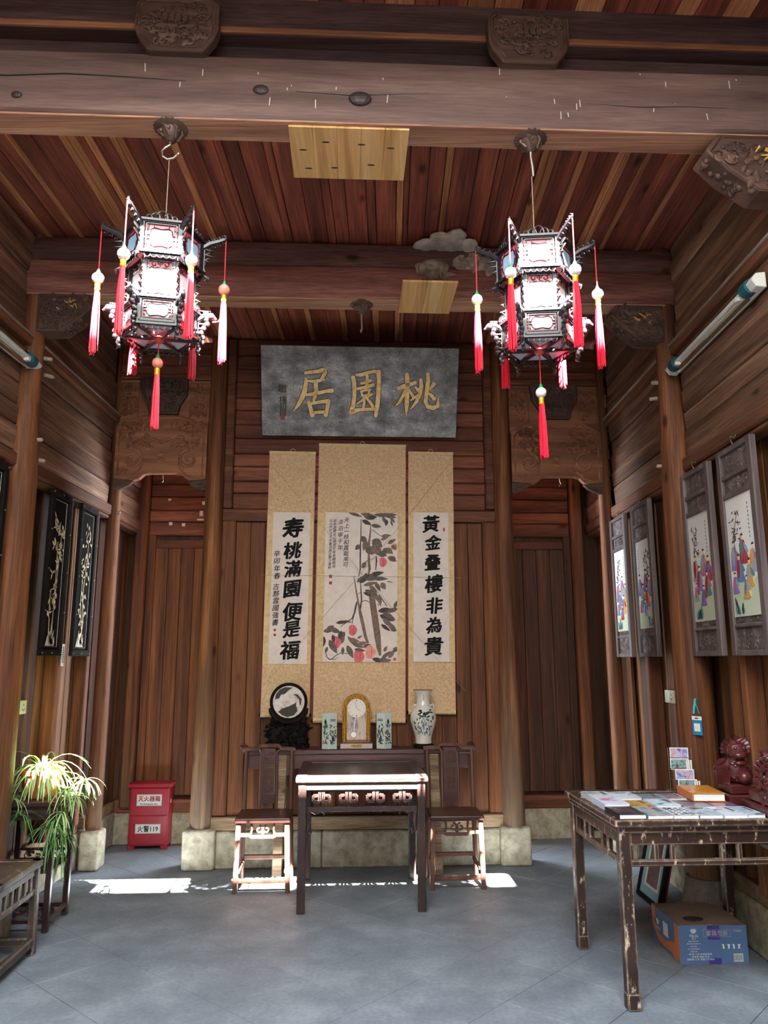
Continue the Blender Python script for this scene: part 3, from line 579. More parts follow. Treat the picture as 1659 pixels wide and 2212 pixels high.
# carved blocks standing on the front beam under the upper beam
def bracket_block(u, w, label, seed):
    t = thing('carved_bracket', label, 'bracket', bp(u, 3.06), SB)
    h = w/2
    poly = [(-h*0.86, 4.575), (h*0.86, 4.575), (h, 4.55), (h, 4.42), (h*0.92, 4.37), (h*0.66, 4.30), (-h*0.66, 4.30), (-h*0.92, 4.37), (-h, 4.42), (-h, 4.55)]
    MB().prism(poly, 0.0, 0.058).build('block', 'carved_dark', t, bevel=0.008, seg=2)
    fr = MB()
    for k in (0.93, 0.86): fr.tube(line3(inset(poly, k)+[inset(poly, k)[0]], 0.0), 0.005, 5)
    fr.build('border', 'carved_dark', t, smooth=True)
    cv = MB(); ip = inset(poly, 0.76)
    carve(cv, in_poly(ip), (-h, h, 4.3, 4.57), 90, seed, -0.004, r=0.006, size=0.05, mi=0, mi2=None)
    for i in range(4): cv.bar((-h*0.3+i*0.03, -0.008, 4.46), (-h*0.3+i*0.03+0.02, -0.008, 4.46), 0.02, 0.04)
    cv.build('relief', 'carved_dark', t, smooth=True)
bracket_block(-0.80, 0.385, 'carved dark block with twisting foliage on the front beam above the S hook', 11)
bracket_block(0.836, 0.385, 'carved dark block with a house scene on the front beam', 12)

# carved corbels under the beam ends
def corbel(u_wall, sg, v, ztop, label, seed, L=0.40, H=0.26, D=0.15):
    """profile in the xz plane from the wall (x=0) inwards"""
    t = thing('carved_corbel', label, 'corbel', bp(u_wall, v, ztop), SB)
    pr = [(0, 0), (sg*L*0.86, 0), (sg*L, -H*0.28), (sg*L*0.78, -H*0.62), (sg*L*0.45, -H*0.97), (sg*L*0.08, -H), (0, -H*0.98)]
    MB().prism(pr, -D/2, D/2).build('block', 'carved_dark', t, bevel=0.008, seg=2)
    cv = MB(); cx = sum(p[0] for p in pr)/len(pr)
    carve(cv, in_poly(inset(pr, 0.80)), (min(0, sg*L), max(0, sg*L), -H, 0), 60, seed, -D/2-0.002, r=0.008, size=0.07)
    cv.tube(line3(inset(pr, 0.9)+[inset(pr, 0.9)[0]], -D/2), 0.006, 5)
    # relief on the slanting underside
    for i in range(16):
        k = RNG.random(); j = rnd(-D*0.36, D*0.36); px = sg*L*(0.98-0.5*k); pz = -H*(0.33+0.6*k)
        cv.ball((px+sg*0.004, j, pz-0.004), rnd(0.012, 0.022), 7, 5)
    cv.build('relief', 'carved_dark', t, smooth=True)
    g = MB()
    rg = random.Random(seed+5)
    for i in range(7):
        a = rg.uniform(0.2, 0.8); b = rg.uniform(0.15, 0.7); px = sg*L*(0.15+0.6*a); pz = -H*(0.12+0.55*b)
        g.tube([(px, -D/2-0.008, pz), (px+rg.uniform(-0.02, 0.02), -D/2-0.013, pz+rg.uniform(-0.015, 0.015)), (px+rg.uniform(-0.03, 0.03), -D/2-0.008, pz+rg.uniform(-0.025, 0.025))], [0.003, 0.006, 0.003], 6)
    g.build('gilding', 'pigment_gold', t, smooth=True)
corbel(-2.02, 1, 4.785, 3.918, 'carved corbel with gilt traces under the rear beam by the inlaid black panels', 21, L=0.37)
corbel(2.12, -1, 4.785, 3.918, 'carved corbel with gilt traces under the rear beam by the porcelain panels', 22, L=0.37)
corbel(2.10, -1, 3.18, 3.99, 'carved corbel with a gilt figure under the end of the front beam', 23, L=0.44, H=0.30)

# cast rosettes with hooks
def rosette(u, v, z, label, hook, turn=0.0):
    t = thing('ceiling_rosette', label, 'rosette', bp(u, v, z), SB+turn)
    pts = []
    mb = MB(); n = 40; vs = []
    for (r, zz) in ((0.0, 0), (0.078, 0), (0.078, -0.008), (0.06, -0.014), (0.05, -0.018)):
        for j in range(n):
            rr = r*(1+0.035*math.cos(20*2*PI*j/n)) if r > 0.07 else r; vs.append((rr*math.cos(2*PI*j/n), rr*math.sin(2*PI*j/n), zz))
    mb.add(vs, [(i*n+j, i*n+(j+1)%n, (i+1)*n+(j+1)%n, (i+1)*n+j) for i in range(4) for j in range(n)]+[tuple(range(4*n, 5*n))])
    mb.build('plate', 'iron', t)
    c = MB().lathe([(0.05, -0.014), (0.042, -0.04), (0.026, -0.06), (0.012, -0.072)], 14)
    for k in range(6):
        a = k*PI/3; c.tube([(0.052*math.cos(a+s*0.25), 0.052*math.sin(a+s*0.25), -0.014-0.012*s) if s < 2 else (0.03*math.cos(a+0.6), 0.03*math.sin(a+0.6), -0.06) for s in range(3)], [0.007, 0.01, 0.006], 6)
        c.ball((0.045*math.cos(a+0.5), 0.045*math.sin(a+0.5), -0.03), 0.011, 7, 5)
    c.build('boss', 'iron', t, smooth=True)
    h = MB()
    if hook == 's': p = [(0, 0, -0.07), (0.0, 0, -0.09), (-0.022, 0, -0.105), (-0.035, 0, -0.125), (-0.03, 0, -0.15), (-0.008, 0, -0.165), (0.02, 0, -0.157), (0.04, 0, -0.135)]; h.tube(p, 0.0055, 7); h.ball(p[-1], 0.009, 7, 5)
    elif hook == 'j': p = [(0, 0, -0.07), (0, 0, -0.10), (0.004, 0, -0.19), (-0.002, -0.01, -0.205), (-0.006, -0.02, -0.19)]; h.tube(p, 0.006, 7)
    else: p = [(0, 0, -0.07), (0, 0, -0.10), (0.006, 0, -0.15), (0.008, 0, -0.20)]; h.tube(p, [0.008, 0.006, 0.007, 0.006], 7)
    h.build('hook', 'steel' if hook != 'j' else 'wire', t, smooth=True)
LAN_L, LAN_R, LAN_V = -0.83, 0.853, 3.185
rosette(LAN_L, LAN_V, 3.995, 'cast rosette with an open S hook under the front beam', 's')
rosette(LAN_R, LAN_V, 3.995, 'cast rosette with a straight rod hook under the front beam', 'r')
rosette(0.085, 4.785, 3.92, 'cast rosette with an empty hook under the rear beam', 'j')

# ================================================================== carved lintels over the recesses
def lintel(u0, W, label, seed, hook=True):
    t = thing('carved_lintel', label, 'lintel', bp(u0, 6.33), SB)
    s = W/0.77
    sc_ = lambda P: [(x*s, z) for x, z in P]
    arch_top = [(0, 3.505), (0.07, 3.545), (0.14, 3.585), (0.21, 3.61), (0.30, 3.618), (0.47, 3.618), (0.56, 3.61), (0.63, 3.585), (0.70, 3.545), (0.77, 3.505)]
    lower = sc_([(0, 3.06), (0.17, 3.045), (0.215, 3.06), (0.25, 3.095), (0.29, 3.105), (0.53, 3.108), (0.57, 3.095), (0.60, 3.06), (0.63, 3.045), (0.77, 3.06)]) + list(reversed(sc_(arch_top)))
    MB().prism(lower, -0.034, 0.03).build('arch_panel', 'carved_wood', t, bevel=0.006, seg=2)
    up_poly = sc_(arch_top) + [(W, 3.94), (0, 3.94)]
    MB().prism(up_poly, 0.006, 0.03).build('upper_panel', 'carved_wood', t, bevel=0.004)
    cart = sc_([(0.20, 3.95), (0.56, 3.95), (0.585, 3.925), (0.585, 3.80), (0.53, 3.71), (0.51, 3.622), (0.27, 3.622), (0.245, 3.71), (0.19, 3.80), (0.175, 3.925)])
    MB().prism(cart, -0.040, 0.006).build('cartouche', 'carved_dark', t, bevel=0.008, seg=2)
    c = MB(); ic = inset(cart, 0.72)
    for k in (0.9, 0.82): c.tube(line3(inset(cart, k)+[inset(cart, k)[0]], -0.04), 0.006, 5)
    carve(c, in_poly(ic), (0.18*s, 0.6*s, 3.62, 3.95), 80, seed, -0.043, r=0.011, size=0.055)
    c.build('cartouche_relief', 'carved_dark', t, smooth=True)
    f = MB()
    for x0, x1 in ((0.02, 0.165), (0.60, 0.75)):
        x0 *= s; x1 *= s; xm = (x0+x1)/2
        f.tube(line3([(x0, 3.60), (x0, 3.91), (x1, 3.91), (x1, 3.60)], 0.0), 0.0045, 5)
        f.tube(line3([(xm, 3.63), (xm+0.015, 3.70), (xm-0.015, 3.78), (xm+0.01, 3.88)], -0.002), [0.006, 0.006, 0.005, 0.003], 5)
        carve(f, lambda x, z: x0+0.02 < x < x1-0.02, (x0, x1, 3.62, 3.89), 34, seed+int(x0*100), 0.003, r=0.012, size=0.05)
    f.build('flower_relief', 'carved_wood', t, smooth=True)
    r = MB(); Y = -0.037
    rim = sc_([(0.03, 3.08), (0.03, 3.46), (0.06, 3.51), (0.15, 3.565), (0.24, 3.59), (0.53, 3.59), (0.62, 3.565), (0.71, 3.51), (0.74, 3.46), (0.74, 3.08)])
    r.tube(line3(rim, Y), 0.008, 5)
    for sg, cx in ((1, 0.15), (-1, 0.62)):
        cx *= s
        r.tube(line3(spiral(cx, 3.23, 0.085, 0.012, PI/2 if sg > 0 else PI/2, -sg*1.5, 26), Y), [0.019-0.0004*i for i in range(26)], 7)
        r.tube(line3([(cx+sg*0.09, 3.20), (cx+sg*0.07, 3.14), (cx+sg*0.02, 3.09), (cx-sg*0.06, 3.07)], Y), [0.006, 0.009, 0.008, 0.004], 5)
        r.tube(line3(spiral(cx+sg*0.13, 3.53, 0.045, 0.01, 0, sg*1.2, 16), Y), 0.007, 5)
        carve(r, lambda x, z: abs(x-cx) < 0.085, (cx-0.09, cx+0.09, 3.33, 3.54), 40, seed+3+sg, Y, r=0.014, size=0.065)
        carve(r, lambda x, z: True, (cx-0.10, cx-0.02, 3.085, 3.15), 8, seed+6+sg, Y, r=0.004, size=0.03)
    m_ = W/2
    for dx in (-1, 1):
        r.tube(line3([(m_, 3.37), (m_+dx*0.06, 3.40), (m_+dx*0.12, 3.38), (m_+dx*0.17, 3.41)], Y), [0.013, 0.012, 0.010, 0.004], 6)
        r.tube(line3(spiral(m_+dx*0.11, 3.34, 0.035, 0.008, 0, dx*1.1, 14), Y), 0.010, 6)
        r.tube(line3(spiral(m_+dx*0.025, 3.235, 0.025, 0.005, PI/2, dx*0.9, 10), Y), 0.006, 5)
    r.ball((m_, Y, 3.27), 0.02, 8, 6, s=(1.4, 0.5, 1)); r.ball((m_, Y, 3.21), 0.016, 8, 6, s=(1.6, 0.5, 1)); r.ball((m_, Y, 3.52), 0.012, 8, 6, s=(1.3, 0.5, 1))
    r.build('arch_relief', 'carved_wood', t, smooth=True)
    for sg, a in ((1, 0.0), (-1, W)):
        poly = [(a, 3.06), (a+sg*0.165*s, 3.045), (a+sg*0.13, 3.01), (a+sg*0.08, 2.985), (a+sg*0.03, 2.965), (a, 2.97)]
        g = MB().prism(poly, -0.012, 0.03); carve(g, in_poly(inset(poly, 0.75)), (min(a, a+sg*0.16), max(a, a+sg*0.16), 2.96, 3.06), 10, seed+9, -0.014, r=0.004, size=0.03)
        g.build('spandrel', 'carved_dark', t)
    MB().tube([(m_+0.02, 0.0, 3.11), (m_+0.022, -0.01, 3.07), (m_+0.03, -0.012, 3.045), (m_+0.02, -0.012, 3.03), (m_+0.01, -0.012, 3.04)], 0.003, 5).build('hook', 'steel', t, smooth=True)
lintel(-1.955, 0.765, 'carved arched lintel over the recess with the red cabinet', 31)
lintel(1.405, 0.79, 'carved arched lintel over the recess beyond the book table', 41)

# ================================================================== name board
PH = 0.748
pl = thing('name_board', 'black wooden name board with three gilt characters above the scrolls', 'sign', bp(0.098, 6.25, 3.43), rot=(math.atan2(0.30, 0.685), 0, SB))
MB().box(-0.823, 0.823, 0.0, 0.035, 0, PH).build('board', 'plaque_black', pl, bevel=0.005)
def pq(x, y):
    s = (x-80)/1540.0
    for _ in range(3):
        t = (y-(52+s*43))/(703-18*s); s = (x-(75+13*t))/(1560-48*t)
    return (-0.823+1.646*s, PH*(1-t))
K = 1.646/1545.0
chars = [  # brush strokes traced with their widths
 ([(428,268),(470,262),(520,258),(572,246)],[26,28,30,40]), ([(572,250),(578,270),(562,298),(545,318)],[34,34,28,18]), ([(440,328),(480,334),(520,330),(566,322)],[16,24,28,20]),
 ([(428,312),(428,350),(418,410),(398,460),(372,510),(334,560)],[22,32,38,38,32,8]), ([(430,438),(480,432),(540,420),(590,408),(628,406)],[20,30,28,28,36]), ([(505,345),(508,400),(500,445),(488,480)],[34,34,32,22]),
 ([(452,498),(464,540),(478,594)],[32,32,38]), ([(455,506),(510,498),(560,490),(600,488)],[24,26,28,38]), ([(602,492),(594,540),(582,594)],[36,30,34]), ([(480,578),(530,572),(585,574)],[24,26,26]),
 ([(796,308),(804,350),(806,430),(798,510),(782,570)],[34,34,32,34,40]), ([(825,288),(862,288),(905,272),(960,262),(996,268)],[22,32,26,28,40]), ([(994,268),(998,320),(994,420),(984,520),(970,602)],[38,34,36,36,28]), ([(780,575),(830,558),(890,552),(968,552)],[40,30,26,26]),
 ([(862,352),(895,345),(932,332)],[22,26,26]), ([(905,296),(906,335),(900,385)],[26,28,24]), ([(832,394),(880,384),(950,366)],[22,26,28]), ([(858,412),(868,448)],[18,20]), ([(860,414),(900,404),(926,402)],[16,18,22]), ([(922,404),(916,440)],[22,18]), ([(868,446),(915,440)],[16,16]),
 ([(898,446),(872,478),(828,508)],[20,24,12]), ([(880,462),(882,500),(876,532)],[20,22,24]), ([(896,462),(920,490),(948,530)],[16,24,26]), ([(940,436),(918,452),(904,468)],[20,16,12]),
 ([(1150,392),(1185,382),(1230,366),(1280,352)],[26,38,34,30]), ([(1218,290),(1222,340),(1218,440),(1214,520),(1210,596)],[34,38,34,36,12]), ([(1206,402),(1186,450),(1156,500),(1120,534)],[20,26,24,6]), ([(1236,408),(1256,440),(1268,462)],[16,24,22]),
 ([(1328,330),(1330,380),(1318,440),(1290,500),(1246,552)],[26,32,32,28,10]), ([(1284,386),(1306,408)],[16,30]), ([(1248,486),(1280,462),(1312,440)],[12,20,22]), ([(1382,290),(1384,340),(1372,420),(1362,500),(1380,536),(1420,546),(1458,532),(1464,470)],[30,34,32,32,34,38,36,12]), ([(1428,362),(1412,386),(1396,404)],[32,26,12]), ([(1384,428),(1408,448),(1430,474)],[14,28,30]),
]
g = MB(); e = MB()
for pts, ws in chars:
    # resample so that strokes bend smoothly
    P = [pq(*p) for p in pts]; 
    g.stroke(P, [w_*K for w_ in ws], -0.014, 0.014)
    e.stroke(P, [w_*K+0.010 for w_ in ws], -0.003, 0.003)
    for q, w_ in ((P[0], ws[0]), (P[-1], ws[-1])):
        g.lathe([(w_*K*0.5, -0.0135), (w_*K*0.5, 0.0)], 10, (0, 0, 0)) if False else None
        n_ = 10; g.prism([(q[0]+w_*K*0.48*math.cos(2*PI*i/n_), q[1]+w_*K*0.48*math.sin(2*PI*i/n_)) for i in range(n_)], -0.0138, 0.0)
g.build('gilt_lettering', 'gilt', pl, bevel=0.0)
e.build('lettering_groove', 'ink', pl)['kind'] = 'stuff'
sg_ = MB()
for ch, x, y, s in (('趙', 245, 385, 62), ('樸', 250, 475, 56), ('初', 248, 525, 52), ('題', 250, 572, 50)):
    px, pz = pq(x, y); letters(sg_, ch, px, pz, s*K*1.15, -0.002, bold=0.0008)
sg_.build('signature', 'ink_brown', pl)
px, pz = pq(248, 612); MB().box(px-0.018, px+0.018, -0.003, 0, pz-0.020, pz+0.018).build('seal', 'seal_red', pl)

# ================================================================== hanging scrolls
def scroll(name, u, z, W, H, paper, label, lean=rad(0.5)):
    t = thing(name, label, 'scroll', bp(u, 6.305, z), rot=(0, lean, SB))
    mb = MB(); n = 30; vs = []; fs = []
    for i in range(n+1):
        zz = -H*i/n; y = 0.004*math.sin(i*0.55)*(i/n) ; y2 = y-0.0025
        vs += [(-W/2, y, zz), (W/2, y, zz), (W/2, y2, zz), (-W/2, y2, zz)]
    fs = [(i*4+j, i*4+(j+1)%4, (i+1)*4+(j+1)%4, (i+1)*4+j) for i in range(n) for j in range(4)]+[(0,1,2,3), (n*4,n*4+1,n*4+2,n*4+3)]
    mb.add(vs, fs).build('mount', 'brocade', t)
    x0, x1, z0, z1 = paper
    MB().box(-W/2, x0, -0.0095, -0.002, z1, z0).box(x1, W/2, -0.0095, -0.002, z1, z0).build('side_border', 'brocade_edge', t)
    MB().box(-W/2-0.001, -W/2+0.003, -0.0105, 0.004, -H, 0).box(W/2-0.003, W/2+0.001, -0.0105, 0.004, -H, 0).build('edging', 'peach_pale', t)
    MB().box(x0, x1, -0.011, -0.002, z1, z0).build('paper', 'paper', t)
    MB().box(-W/2-0.004, W/2+0.004, -0.012, 0.008, -0.022, 0.004).build('top_batten', 'brocade_edge', t, bevel=0.004)
    MB().tube([(-W/2, -0.006, -H), (W/2, -0.006, -H)], 0.020, 12).build('roller', 'brocade_edge', t, smooth=True)
    MB().tube([(-W/2-0.013, -0.006, -H), (W/2+0.013, -0.006, -H)], 0.013, 10).build('roller_knob', 'black_wood', t, smooth=True)
    MB().tube([(-0.02, -0.004, 0.0), (-0.015, -0.006, 0.018), (0, -0.006, 0.026), (0.015, -0.006, 0.018), (0.02, -0.004, 0.0)], 0.0025, 5).build('hanging_loop', 'nail', t)
    return t
# couplet scroll by the round stone screen
PAP = (-0.145, 0.163, -0.525, -1.768)
t = scroll('hanging_scroll', -0.4675, 3.305, 0.387, 2.165, PAP, 'tall calligraphy scroll with seven bold characters and a side inscription')
def pm(x, y): return (PAP[0]+(PAP[1]-PAP[0])*((x-(180-75*(y-105)/2015))/(480+15*(y-105)/2015)), -0.525-1.243*(y-105)/2015)
k = MB()
for ch, x, y, s in (('寿', 430, 322, 0.175), ('桃', 425, 625, 0.145), ('滿', 432, 872, 0.14), ('園', 415, 1142, 0.15), ('便', 422, 1440, 0.155), ('是', 402, 1672, 0.14), ('福', 385, 1942, 0.155)):
    a, b = pm(x, y); letters(k, ch, a, b, s, -0.0125, bold=0.0058*s/0.15, shear=0.10, wob=0.22)
for i, ch in enumerate('辛卯年春'): a, b = pm(222, 670+100*i); letters(k, ch, a, b, 0.056, -0.0125, shear=0.15, bold=0.0006, wob=0.12)
for i, ch in enumerate('古黟雲國強書'): a, b = pm(212-3*i, 1112+94*i); letters(k, ch, a, b, 0.054, -0.0125, shear=0.15, bold=0.0006, wob=0.12)
k.build('calligraphy', 'ink', t)
k = MB()
for y in (1682, 1745): a, b = pm(190, y); k.box(a-0.009, a+0.009, -0.0125, -0.0112, b-0.010, b+0.010)
k.build('seal', 'seal_red', t)
# couplet scroll by the vase
PAP = (-0.149, 0.145, -0.527, -1.762)
t = scroll('hanging_scroll', 0.707, 3.313, 0.382, 2.157, PAP, 'tall calligraphy scroll with seven bold characters and a small oval seal')
def pm(x, y): return (PAP[0]+(PAP[1]-PAP[0])*((x-143)/(460+15*(y-105)/1990)), -0.527-1.235*(y-105)/1990)
k = MB()
for ch, x, y, s in (('黃', 372, 260, 0.145), ('金', 405, 515, 0.135), ('叠', 392, 785, 0.14), ('樓', 412, 1070, 0.15), ('非', 418, 1362, 0.14), ('為', 412, 1618, 0.135), ('貴', 408, 1890, 0.155)):
    a, b = pm(x, y); letters(k, ch, a, b, s, -0.0125, bold=0.0058*s/0.15, shear=0.08, wob=0.20)
k.build('calligraphy', 'ink', t)
a, b = pm(548, 338); k = MB(); k.prism([(a+0.008*math.cos(i*PI/5), b+0.018*math.sin(i*PI/5)) for i in range(10)], -0.0125, -0.0112); k.build('seal', 'seal_red', t)
# painted scroll in the middle
PAP = (-0.301, 0.301, -0.595, -1.825)
t = scroll('hanging_scroll', 0.1245, 3.376, 0.737, 2.283, PAP, 'wide hanging scroll with an ink painting of a peach tree and pink peaches')
def pm(x, y):
    q = (y-98)/1997.0; return (-0.301+0.602*((x-(135-40*q))/(970+35*q)), -0.595-1.23*q)
def inp(p): return (max(-0.300, min(0.300, p[0])), max(-1.824, min(-0.596, p[1])))
KP = 0.602/985
def lf(mb, x, y, l, w, deg, lay, mi=0):
    p = [inp(pm(a, b)) for a, b in leaf2(x, y, l, w, rad(deg), 6)]; mb.prism(p, -0.0115-0.0002*lay, -0.0112, mi=mi)
br = MB()
for pts, ws, mi in [([(612,190),(608,420),(600,640),(600,880),(578,965)],[10,14,20,16,8],1), ([(740,262),(736,380),(720,500),(716,640),(716,760),(726,860),(712,945)],[10,22,30,28,34,36,20],0), ([(815,690),(820,760),(808,880)],[14,22,10],1),
   ([(515,970),(530,1060),(552,1200),(575,1320),(606,1480),(640,1620),(670,1760),(706,1850)],[8,16,20,22,44,46,40,30],0), ([(604,1060),(612,1180),(618,1290),(600,1400)],[10,16,18,24],1), ([(735,1150),(760,1260),(780,1400),(805,1560),(832,1740),(852,1900),(870,2010)],[70,80,84,88,86,66,30],0),
   ([(620,1300),(680,1288),(745,1325)],[8,10,8],1), ([(556,1305),(540,1370),(525,1450),(488,1530),(400,1590),(330,1640)],[18,24,20,14,12,6],1), ([(525,1450),(505,1520),(490,1600)],[14,12,8],1), ([(755,330),(840,390),(900,430)],[8,8,6],1), ([(620,800),(680,765),(740,735),(800,720)],[8,10,8,6],0), ([(545,1040),(600,1000)],[6,8],1), ([(560,1210),(608,1180)],[6,8],1),
   ([(130,1950),(150,2030),(180,2060),(260,2062),(300,2035)],[10,10,14,8,6],1), ([(220,2055),(290,2000),(350,1975),(430,1990)],[10,10,10,8],1), ([(740,240),(690,230)],[8,6],1), ([(850,1210),(910,1290),(960,1360)],[14,12,10],1), ([(835,1330),(850,1360)],[8,6],1), ([(640,620),(690,560)],[8,8],1)]:
    br.stroke([inp(pm(*p)) for p in pts], [w*KP for w in ws], -0.0122, 0.001, mi)
br.build('painted_branch', ['ink_brown', 'ink_dark'], t)
lv = MB(); rg = random.Random(4); lay = 6
fixed = [(440,95,200,46,18),(600,110,220,60,10),(650,150,150,60,14),(700,165,130,60,-4),(625,200,140,60,28),(745,270,145,56,8),(780,120,220,50,6),(870,100,230,70,16),(900,150,120,50,60),(960,190,90,50,100),(1000,150,110,44,50),(1010,200,90,26,70),(900,110,200,60,4),
  (880,420,140,50,-6),(970,520,130,56,-30),(600,540,100,66,135),(615,420,130,80,55),(690,480,150,80,110),(760,470,170,130,35),(680,560,150,110,50),(740,560,160,140,30),(800,560,150,110,60),(840,640,130,90,20),(900,600,140,80,15),(950,580,120,80,40),(970,700,140,70,25),(1020,540,90,60,40),(1030,690,80,60,60),(870,470,120,40,-20),
  (730,950,200,66,-12),(600,1000,200,60,-20),(640,1000,240,70,-4),(740,990,240,60,2),(590,1060,180,60,-40),(640,1090,200,50,-14),(800,1040,150,60,60),(880,1050,110,80,55),(660,1150,170,60,20),(720,1090,150,60,40),(620,860,110,60,-55),(560,1050,110,50,-50),(690,920,80,34,120),(640,1180,130,40,24),(760,1140,190,70,62),
  (840,1430,190,70,-10),(860,1480,220,80,20),(900,1440,210,70,30),(960,1440,160,60,-20),(900,1520,200,70,40),(980,1600,140,70,35),(1060,1390,110,50,-70),(1010,1430,110,50,-20),(1010,1670,90,40,10),(880,1600,160,50,35),(850,1220,150,60,80),
  (270,1590,180,46,-8),(380,1560,110,34,10),(150,1690,120,70,-35),(100,1700,160,60,-10),(190,1660,160,70,20),(110,1760,170,80,100),(180,1810,210,90,58),(230,1740,110,50,80),(320,1870,170,90,-70),(390,1700,130,70,120),(430,1760,170,50,50),(350,1690,120,60,110),(440,1790,170,50,15),(480,1840,190,60,22),(560,1870,140,56,-14),(640,1900,110,50,-20),(420,1880,190,80,62),(520,1930,150,54,8),(560,1790,80,30,-30),(370,1900,110,44,95),(160,1900,90,40,110),
  (920,1960,90,44,-60),(880,2060,180,50,-40),(980,2040,140,60,-50),(760,2050,170,60,12),(850,2060,170,60,6),(1040,1960,110,60,-40),(900,2080,120,50,-8),(960,1030,80,14,10)]
for i, (x, y, l, w, dg) in enumerate(fixed): lf(lv, x, y, l, w, dg, lay+i % 7, rg.choice((0, 0, 1, 2)))
lv.build('painted_leaf', ['ink_grey', 'ink_brown', 'ink_dark'], t)['kind'] = 'stuff'
for x, y, r, mi in ((497, 1678, 62, 0), (270, 1840, 72, 0), (580, 2020, 78, 0), (735, 1960, 76, 1), (905, 770, 56, 0), (1070, 560, 40, 1)):
    pc = MB(); P = [inp(pm(x+r*(0.92+0.12*math.cos(3*a))*math.cos(a), y+r*1.12*math.sin(a)*(1 if math.sin(a) < 0 else 1.12))) for a in [2*PI*i/18 for i in range(18)]]
    pc.prism(P, -0.0131 if mi == 0 else -0.0129, -0.0112, mi=mi)
    pc.stroke([inp(pm(x+r*0.15*math.cos(a)+r*0.1, y+r*1.1*math.sin(a))) for a in (-1.3, -0.6, 0.2, 1.0, 1.5)], [0.001, 0.004, 0.005, 0.004, 0.001], -0.0135, 0.0005, 2)
    pc.build('painted_peach', ['peach_pink', 'peach_pale', 'seal_red'], t)
k = MB()
for txt, x, y0, dy, s in (('天上一枝和露栽來可', 415, 205, 76, 0.046), ('淡泊寧千年', 335, 230, 88, 0.046), ('幼年游歷名山得見千年老樹根深', 258, 212, 48, 0.030), ('山人作於戊子年春月居古黟之南軒', 205, 210, 46, 0.028)):
    for i, ch in enumerate(txt): a, b = pm(x-1.2*i, y0+dy*i); letters(k, ch, a, b, s, -0.0118, shear=0.15, bold=0.0004, wob=0.1)
k.build('inscription', 'ink', t)
k = MB()
for x, y, r in ((200, 972, 0.0125), (200, 1060, 0.0125), (1068, 2055, 0.010)): a, b = pm(x, y); k.box(a-r, a+r, -0.0122, -0.0112, b-r, b+r)
k.build('seal', 'seal_red', t)
# strings tied across the scrolls
def string(pts, label): return tag(MB().tube([bp(u, v, z) for u, v, z in pts], 0.0013, 4).build('tie_string', 'string'), label, 'string', 'strings tied across the scrolls')
string([(-0.70, 6.288, 2.255), (0.1, 6.285, 2.245), (0.95, 6.288, 2.235)], 'thin string stretched level across the three hanging scrolls')
string([(-0.63, 6.286, 3.17), (0.12, 6.283, 2.27), (0.96, 6.286, 1.32)], 'thin string slanting down across the scrolls towards the vase')
string([(0.86, 6.290, 3.20), (0.12, 6.287, 2.275), (-0.68, 6.290, 1.35)], 'thin string slanting down across the scrolls towards the stone screen')

# ================================================================== swallow nests and their catch boards
t = thing('catch_board', 'knotty pine board nailed flat under the front beam', 'board', bp(-0.005, 3.32, 3.985), SB)
for i in range(5):
    w = 0.112; piece('board', (w-0.001, 0.38, 0.014), 'pine_y', t, (-0.224+i*w, 0.0, 0.0), 0.001)
kn = MB()
for a, b in ((-0.20, 0.11), (-0.11, -0.09), (-0.07, 0.10), (0.06, -0.08), (0.11, 0.07), (0.2, -0.06), (-0.22, -0.03)):
    kn.lathe([(0.016, -0.0075), (0.013, -0.0078)], 9, (a, b, 0), sx=1.2, sy=0.4)
kn.build('knot', 'iron_dark', t)
t = thing('catch_board', 'pine board fixed below the swallow nest on the rear beam', 'board', bp(0.512, 4.64, 3.905), SB)
for i, w in enumerate((0.10, 0.06, 0.10, 0.09)):
    piece('board', (w-0.001, 0.44, 0.014), 'pine_y', t, (-0.175+(0, 0.10, 0.16, 0.26)[i]+w/2, 0.0, 0.0), 0.001)
def lumpy(mb, pts, seed):
    rg = random.Random(seed)
    for (a, b, c, r, s) in pts:
        k0 = len(mb.v); mb.ball((a, b, c), r, 12, 9, s=s)
        for i in range(k0, len(mb.v)):
            x, y, z = mb.v[i]; n_ = 0.012*math.sin(60*x+seed)*math.cos(47*z+2*seed)+rg.uniform(-0.004, 0.004); mb.v[i] = (x+n_, y+n_*0.7, z+n_*0.8)
nb = MB(); lumpy(nb, [(0, 0, 0, 0.085, (1.25, 0.75, 0.78)), (0.10, 0.03, -0.03, 0.05, (1.6, 0.5, 0.5)), (-0.08, 0.02, 0.01, 0.05, (1, 0.7, 0.9))], 3)
for i in range(46):
    a = rnd(-0.09, 0.09); nb.tube([(a, -0.055, rnd(-0.03, 0.0)), (a+rnd(-0.01, 0.01), -0.06, -0.05), (a+rnd(-0.02, 0.02), -0.05, rnd(-0.11, -0.07))], 0.0012, 3)
o = nb.build('swallow_nest', 'mud', None, smooth=True); o.location = bp(0.56, 4.68, 4.13); o.rotation_euler = (0, 0, SB); tag(o, 'cup of dried mud and straw on the face of the rear beam', 'nest')
nb = MB(); lumpy(nb, [(-0.14, 0.10, -0.02, 0.06, (1.4, 1.6, 0.45)), (0.0, 0.06, -0.02, 0.08, (1.3, 1.7, 0.4)), (0.13, 0.10, -0.02, 0.075, (1.2, 1.4, 0.4)), (0.05, -0.03, -0.01, 0.06, (1.2, 1.2, 0.4)), (-0.07, 0.0, -0.01, 0.05, (1.2, 1.2, 0.4)), (0.19, 0.13, -0.02, 0.05, (0.9, 1.2, 0.5))], 8)
o = nb.build('old_nest', 'mud_pale', None, smooth=True); o.location = bp(0.66, 4.60, 4.325); o.rotation_euler = (0, 0, SB); tag(o, 'pale crust of an old mud nest stuck to the ceiling boards', 'nest')
